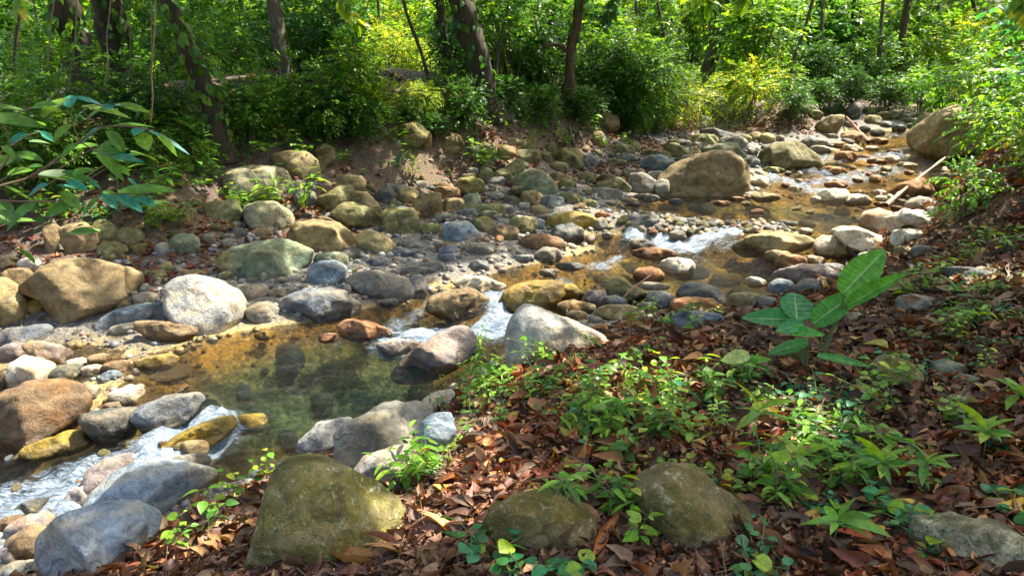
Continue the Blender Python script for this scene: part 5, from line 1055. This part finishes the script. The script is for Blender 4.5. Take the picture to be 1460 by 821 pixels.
for Dr, npx, kinds in [(14.8, 7, ['dark', 'mid']), (17.5, 12, ['dark', 'mid', 'big']), (20.5, 15, ['tall', 'mid', 'big']), (24, 18, ['tall', 'lit', 'mid', 'big']), (28.5, 21, ['tall', 'lit', 'tall'])]:
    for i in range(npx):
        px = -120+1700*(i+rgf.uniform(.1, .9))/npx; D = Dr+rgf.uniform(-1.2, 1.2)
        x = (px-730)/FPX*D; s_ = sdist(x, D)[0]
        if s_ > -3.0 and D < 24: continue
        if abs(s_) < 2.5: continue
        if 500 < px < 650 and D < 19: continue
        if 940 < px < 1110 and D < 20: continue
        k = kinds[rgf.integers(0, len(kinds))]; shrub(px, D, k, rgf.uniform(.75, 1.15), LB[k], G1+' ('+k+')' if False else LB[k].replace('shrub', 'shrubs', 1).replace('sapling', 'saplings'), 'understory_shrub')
# bushes at the upstream end, over and behind the stream
for px, D, k, s_, lab in [(1150, 22.5, 'dark', .9, 'dark shrub behind the pointed cream boulder at the far bend'), (1215, 23.5, 'dark', 1., 'dark shrub over the rocks at the far bend of the stream'), (1270, 24.5, 'mid', 1.1, 'green shrub behind the small waterfall at the far end'),
                          (1330, 24., 'lit', .9, 'sunlit bush behind the leaning brown boulder'), (1180, 25.5, 'tall', 1., 'tall dark sapling beyond the far bend of the stream'), (1250, 27, 'tall', 1.1, 'tall sapling beyond the small waterfall'), (1100, 22.5, 'dark', 1., 'dark shrub behind the end of the dirt bank'),
                          (1380, 22., 'mid', 1.1, 'green bush farther up behind the leaning brown boulder'), (1450, 19., 'tall', 1., 'tall leafy bush at the upstream edge of the photo, behind the others'), (1520, 15., 'tall', .9, 'tall leafy sapling on the near bank upstream, partly outside the photo')]:
    shrub(px, D, k, s_, lab)
# near-bank bushes on the upstream side
VAR['rb'] = [plant_proto('broadleaf_bush', *bush_arrays(5000+i, 1.9, .75, 150, .105, (BRIGHT*.8, TEALG*1.2, GREEN*1.4)[i], OV3, 8, .34, 1.)) for i in range(3)]
VAR['rl'] = [plant_proto('low_bush', *bush_arrays(5100+i, .7, .5, 90, .075, (GREEN*1.5, YEL*.8, BRIGHT)[i], LA3, 8, .22, 1.5)) for i in range(3)]
shrub(1525, 9.2, 'rb', .9, 'tall broad-leaved bush on the near bank, nearest to the leaning brown boulder', i=0)
shrub(1540, 7.6, 'rb', 1.05, 'tall teal-green bush at the upstream edge of the photo', i=1)
shrub(1470, 10.6, 'rb', .85, 'light green bush partly covering the leaning brown boulder', i=0)
shrub(1510, 10.5, 'rb', 1.2, 'dense green bush behind the broad-leaved one at the upstream edge', i=2)
shrub(1390, 15.6, 'rb', 1.25, 'broad-leaved bush rising directly behind the leaning brown boulder', i=0)
shrub(1335, 17.4, 'rb', 1.2, 'bright broad-leaved bush beyond the leaning brown boulder, over the far water', i=2)
shrub(1436, 11.8, 'rb', .95, 'green bush leaning over the stream, hiding the upstream half of the leaning brown boulder', i=0)
shrub(1490, 10.8, 'rb', 1.2, 'tall green bush just upstream of the one leaning over the brown boulder', i=1)
shrub(1500, 12.2, 'rb', .8, 'green bush half hiding the upstream end of the leaning brown boulder', i=1)
shrub(1510, 13.0, 'rb', 1.45, 'high bush above the leaning brown boulder', i=2)
for px, D, i, lab in [(1455, 7.2, 0, 'low green plant clump on the near bank beside the smooth grey boulder'), (1490, 6.6, 1, 'low yellow-green clump at the foot of the tall bushes'), (1435, 8.0, 2, 'low bright clump right at the bank edge near the white pair'), (1520, 6.0, 2, 'low bright clump nearest the upstream edge of the photo'), (1375, 6.7, 0, 'low green clump above the jagged cream boulder'), (1450, 9.2, 1, 'low yellow-green clump under the leaning brown boulder')]:
    shrub(px, D, 'rl', .7, lab, i=i, dz=0)
# small ground plants along the far bank and forest floor
GC = []
n = 0
for _ in range(1500):
    if n >= 90: break
    px, py = rgf.uniform(-20, 1130), rgf.uniform(165, 330); p = hit(px, py, False); s_ = sdist(p[0], p[1])[0]
    if s_ > -1.6 or p[2]-W(p[0], p[1]) < .45 or not free(p[0], p[1], .02): continue
    k = 'vlo'[rgf.integers(0, 3)]; e = put('ground_plant', SEED[k][rgf.integers(0, 4)], (p[0], p[1], p[2]-.01), rgf.uniform(0, 6.28), rgf.uniform(.9, 1.9), 'small green plant growing on the slope of the far bank', 'plant', 'small plants on the far bank slope'); n += 1
def shp(px, py, kind, s, label):
    p = hit(px, py, False); D = p[1]; r = int(px*3+py)
    return put('shrub', VAR[kind][r % 3], (p[0], p[1], p[2]-.05), r % 63/10, s, label, 'shrub')
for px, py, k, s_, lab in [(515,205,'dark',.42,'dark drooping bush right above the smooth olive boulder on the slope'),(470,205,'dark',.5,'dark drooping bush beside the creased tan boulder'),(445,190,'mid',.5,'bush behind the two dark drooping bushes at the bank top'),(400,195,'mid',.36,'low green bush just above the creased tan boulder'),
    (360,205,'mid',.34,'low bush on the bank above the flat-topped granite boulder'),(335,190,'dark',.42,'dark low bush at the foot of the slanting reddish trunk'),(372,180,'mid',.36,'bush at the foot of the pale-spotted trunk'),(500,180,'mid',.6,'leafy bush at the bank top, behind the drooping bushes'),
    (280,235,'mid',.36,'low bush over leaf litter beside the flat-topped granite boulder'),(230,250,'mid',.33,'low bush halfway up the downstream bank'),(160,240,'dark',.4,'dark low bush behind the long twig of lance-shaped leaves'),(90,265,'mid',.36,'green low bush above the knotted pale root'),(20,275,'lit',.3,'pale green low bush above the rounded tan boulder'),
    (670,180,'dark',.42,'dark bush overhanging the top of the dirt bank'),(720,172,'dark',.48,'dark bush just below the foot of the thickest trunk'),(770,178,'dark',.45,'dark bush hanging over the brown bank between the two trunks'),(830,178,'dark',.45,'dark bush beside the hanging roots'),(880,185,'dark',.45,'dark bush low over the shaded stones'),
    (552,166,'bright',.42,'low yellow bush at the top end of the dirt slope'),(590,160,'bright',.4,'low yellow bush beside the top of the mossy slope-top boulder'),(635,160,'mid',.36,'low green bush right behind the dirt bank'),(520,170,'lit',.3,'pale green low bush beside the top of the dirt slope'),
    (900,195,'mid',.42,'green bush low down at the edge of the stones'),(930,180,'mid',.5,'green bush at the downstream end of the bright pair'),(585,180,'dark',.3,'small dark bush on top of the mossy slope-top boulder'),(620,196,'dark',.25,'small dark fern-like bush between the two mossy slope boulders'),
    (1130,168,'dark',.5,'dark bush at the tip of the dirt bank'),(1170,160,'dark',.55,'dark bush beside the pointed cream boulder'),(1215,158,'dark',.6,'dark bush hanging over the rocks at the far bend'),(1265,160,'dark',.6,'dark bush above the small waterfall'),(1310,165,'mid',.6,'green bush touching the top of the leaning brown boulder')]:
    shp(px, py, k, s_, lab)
# ---- hanging vines and sprays reaching down into the picture
for k, (px, x2, D, y1) in enumerate([(165, 185, 10.5, 150), (140, 150, 9.5, 120), (95, 100, 10., 130), (195, 215, 11., 165), (60, 66, 9.8, 100), (208, 212, 9.2, 175), (575, 572, 17., 120), (590, 592, 17.5, 140), (1175, 1172, 22., 70), (1085, 1090, 18., 60)]):
    t_ = P_at(px, -260, D); b_ = P_at(x2, y1, D); c = curve([t_, (t_+b_)/2+[.1, 0, 0], b_], 40)+.03*np.stack([vnoise(np.linspace(0, 9, 40)[:, None]*[1, 0, 0]+k*5, 1, 3), np.zeros(40), np.zeros(40)], 1)*1.5; o = t_
    v, f, _ = tube(c-o, .005+.002*(k % 3), 5, rough=.1); vv = link('hanging_vine', mesh_np('hanging_vine', v, f, VINE), None, o, 'thin dry vine hanging from the canopy in front of the far forest', 'vine', 'vines hanging from the canopy')
def spray(pts, D, nl, L, pl, tpl, label):
    c = curve([P_at(x, y, D) for x, y in pts], 20); e = thing('hanging_branch', c[0], label, 'branch'); rg = np.random.default_rng(nl)
    add('twig', tube(c, np.linspace(.012, .004, 20), 6), TWIG, e)
    i = rg.integers(8, 20, nl); P = c[i]; T = nrm(c[-1]-c[-2]); sd_ = rg.choice([-1, 1], nl)[:, None]
    Y = T*.5+np.array([1., 0, 0])*sd_*.8+rg.normal(0, .3, (nl, 3))+[0, 0, -.35]
    add('foliage', scatter(tpl, P, Y, UP*.6-_F*.6+rg.normal(0, .3, (nl, 3)), L*rg.uniform(.7, 1.2, nl), pick(pl, nl, rg, .2)), LEAF, e, False)
spray([(960, -120), (985, -30), (1010, 4)], 8.5, 26, .20, BRIGHT, LA3, 'sunny spray of pointed leaves hanging at the top edge near the pale leaning trunk')
spray([(1090, -120), (1075, -30), (1065, 0)], 8.5, 22, .20, BRIGHT, LA3, 'pointed-leaf spray hanging in at the top edge, upstream of its sunny twin')
spray([(455, -100), (490, 5), (520, 40)], 11, 30, .17, YEL, OV3, 'yellow-green spray of drooping leaves at the top edge beside the faint pale trunk')
spray([(560, -100), (520, 20), (505, 60)], 11.4, 24, .17, BRIGHT, OV3, 'lower green spray of drooping leaves under the yellow-green one')
spray([(900, -120), (880, -20), (860, 40)], 11, 40, .15, DARKG, OV3, 'dark leafy spray hanging in front of the forked trunk')
spray([(30, -120), (28, -20), (25, 20)], 6, 24, .12, YEL, LA3, 'yellow-green spray hanging in at the downstream top corner')
spray([(1440, -100), (1455, -10), (1462, 25)], 7, 20, .11, YEL, OV3, 'yellow-green spray hanging in at the upstream top corner')
# ---- far-off woods on the rising ground
n = 76000; nc = n//40; th = rg.uniform(-.75, .75, nc); r = rg.uniform(31, 62, nc); hh = rg.uniform(0, 1, nc)**1.1*(4+.16*(r-30))
C0 = np.stack([r*np.sin(th), r*np.cos(th), G(r*np.sin(th), r*np.cos(th))+.2+hh], 1)
P = np.repeat(C0, 40, 0)+rg.normal(0, .75, (nc*40, 3)); m = len(P); a = rg.uniform(0, 6.28, m)
col = np.repeat(pick(np.vstack([GREEN, BRIGHT, YEL*.9]), nc, rg, .2), 40, 0)*(1+rg.uniform(-.2, .2, (m, 1)))
v, f, c = scatter(D2, P, np.stack([np.cos(a), np.sin(a), rg.normal(-.2, .3, m)], 1), UP+rg.normal(0, .5, (m, 3)), .34*rg.uniform(.6, 1.3, m), col, 1.15)
link('distant_woods', mesh_np('distant_woods', v, [f], LEAF, dict(col=c), False), None, None, 'sun-speckled mass of foliage far back in the forest', 'woods', None, 'stuff')
# forest-floor herbs as one mass
n = 42000; x, y = rg.uniform(-24, 16, n), rg.uniform(7.5, 30, n); z = G(x, y); s = sdist(x, y); k = (s < -2.6) & (z-W(x, y) > .7) & (np.abs(x) < .8*y) & (fbm(P2(x, y), .9, 3, 12)+.15*rg.normal(size=n) > np.where(y < 11, .12, -.35))
x, y, z = x[k], y[k], z[k]; m = len(x); a = rg.uniform(0, 6.28, m)
v, f, c = scatter(D2, np.stack([x, y, z+rg.uniform(.02, .28, m)], 1), np.stack([np.cos(a), np.sin(a), rg.normal(.1, .3, m)], 1), UP+rg.normal(0, .4, (m, 3)), rg.uniform(.07, .16, m), pick(np.vstack([GREEN, BRIGHT[:1]]), m, rg, .25), 1.1)
link('undergrowth', mesh_np('undergrowth', v, [f], LEAF, dict(col=c), False), None, None, 'low leafy undergrowth covering the forest floor behind the far bank', 'undergrowth', None, 'stuff')
# ---- hanging roots on the bank
for k, pts in enumerate([[(808, 160), (812, 185), (818, 208)], [(822, 165), (826, 190), (830, 205)], [(26, 395), (33, 430), (36, 470)], [(78, 315), (86, 335), (92, 360)]]):
    P_ = [hit(*q)+[0, -.04, .03] for q in pts]; o = P_[0]; v, f, _ = tube(curve(P_, 12)-o, .022 if k != 2 else .01, 7, rough=.2)
    link('hanging_root', mesh_np('hanging_root', v, f, VINE if k == 2 else BARKP), None, o, ['pale root hanging down the bank under the forked trunk', 'shorter root beside the pale one under the forked trunk', 'thin dark root running down beside the root-draped tan boulder', 'knotted pale root on the bank above the cracked tan slab'][k], 'root')

# ================================================================ labels that say which one
def rel(nm, lx, ly, lw, lh, px, py):
    dx, dy = px-lx, (py-ly)*1.6
    if abs(dx) < lw*.42 and abs(dy) < lh*.5: return 'against '+nm
    if abs(dx) > abs(dy)*1.15: return ('just ' if abs(dx) < lw*.5+40 else '')+('upstream of ' if dx > 0 else 'downstream of ')+nm
    return ('right ' if abs(dy) < lh+30 else '')+('below ' if dy > 0 else 'above ')+nm
USED = {}
LAND += [('the big-leaved plant', 1168, 470, 120, 120), ('the thickest trunk', 700, 120, 27, 160), ('the forked trunk', 812, 120, 20, 160), ('the pebble dam', 1000, 325, 200, 15), ('the dirt slope', 580, 215, 60, 70), ('the white rapid', 640, 470, 160, 30), ('the lower rapid', 120, 660, 260, 90), ('the fallen pole', 1305, 268, 100, 60)]
def auto(desc, px, py, tries=9):
    ds = sorted(LAND, key=lambda L: math.hypot(max(0, abs(px-L[1])-L[3]*.4), 1.5*max(0, abs(py-L[2])-L[4]*.4)))[:tries]
    fit = lambda s: len(s.split()) <= 16
    c = [f'{desc} {rel(*L, px, py)}' for L in ds[:3]]
    for i in range(4):
        for j in range(i+1, 6): c.append(f'{desc} {rel(*ds[i], px, py)}, {rel(*ds[j], px, py)}')
    short = ' '.join(desc.split()[:1]+desc.split()[-1:])
    for i in range(5):
        for j in range(i+1, 8): c.append(f'{short} {rel(*ds[i], px, py)}, {rel(*ds[j], px, py)}')
    for s in c:
        if fit(s) and s not in USED: USED[s] = 1; return s
    for k_ in ('paler', 'darker', 'smoother', 'rougher', 'smaller', 'larger'):
        for s in c:
            s = k_+' '+s
            if fit(s) and s not in USED: USED[s] = 1; return s
    return c[0]
for o in bpy.data.objects:
    if o.get('label') and not o.get('group'): USED[o['label']] = 1
TLAND = [('the vine-draped trunk', 105), ('the dark ivy-clad trunk', 165), ('the slanting ivy trunk', 275), ('the pale-spotted trunk', 405), ('the thin curved trunk', 600), ('the thickest trunk', 685), ('the forked trunk', 818), ('the pale leaning trunk', 1025), ('the thin pale trunk', 1135), ('the reddish brown trunk', 1282)]
for o, px in SAPL:
    a_ = min(TLAND, key=lambda L: abs(L[1]-px)); s_ = f'slender sapling trunk far back, '+('upstream' if px > a_[1] else 'downstream')+' of '+a_[0]
    o['label'] = s_ if s_ not in USED else s_.replace('slender sapling', 'second thin sapling'); USED[o['label']] = 1
for o, d, px, py, w_, h_ in PEND: o['label'] = auto(d, px, py); o['category'] = 'rock'
for o in [o for o in COL.objects if o.parent is None and o.name.startswith('ground_plant')]:
    q = project(np.array(o.location)+[0, 0, .1]); o['label'] = auto('small green plant', q[0], q[1])
for o in [o for o in COL.objects if o.parent is None and o.name.startswith('understory_shrub')]:
    q = project(np.array(o.location)+[0, 0, 1.]); t2 = sorted(TLAND, key=lambda L: abs(L[1]-q[0]))[:2]; D_ = o.location[1]
    base_ = o['label'].split(' in ')[0].split(' behind')[0].replace(' with larger leaves', ''); dw = 'front row' if D_ < 16.2 else 'second row' if D_ < 19 else 'middle row' if D_ < 22.3 else 'far row' if D_ < 26.3 else 'farthest row'
    s_ = f'{base_}, {dw} of the forest, ' + (f'between {t2[0][0]} and {t2[1][0]}' if (t2[0][1]-q[0])*(t2[1][1]-q[0]) < 0 else f'beyond {t2[0][0]}')
    if len(s_.split()) > 16: s_ = s_.replace(' of the forest', '')
    if len(s_.split()) > 16: s_ = f'{base_}, {dw}, nearest {t2[0][0]}'
    if s_ not in USED: o['label'] = s_; USED[s_] = 1
for o, d, px, py in NP: o['label'] = auto(d, px, py)
for o in bpy.data.objects:
    if o.parent is None and o.name.split('.')[0] in ('boulder', 'stone'): o['category'] = 'rock'
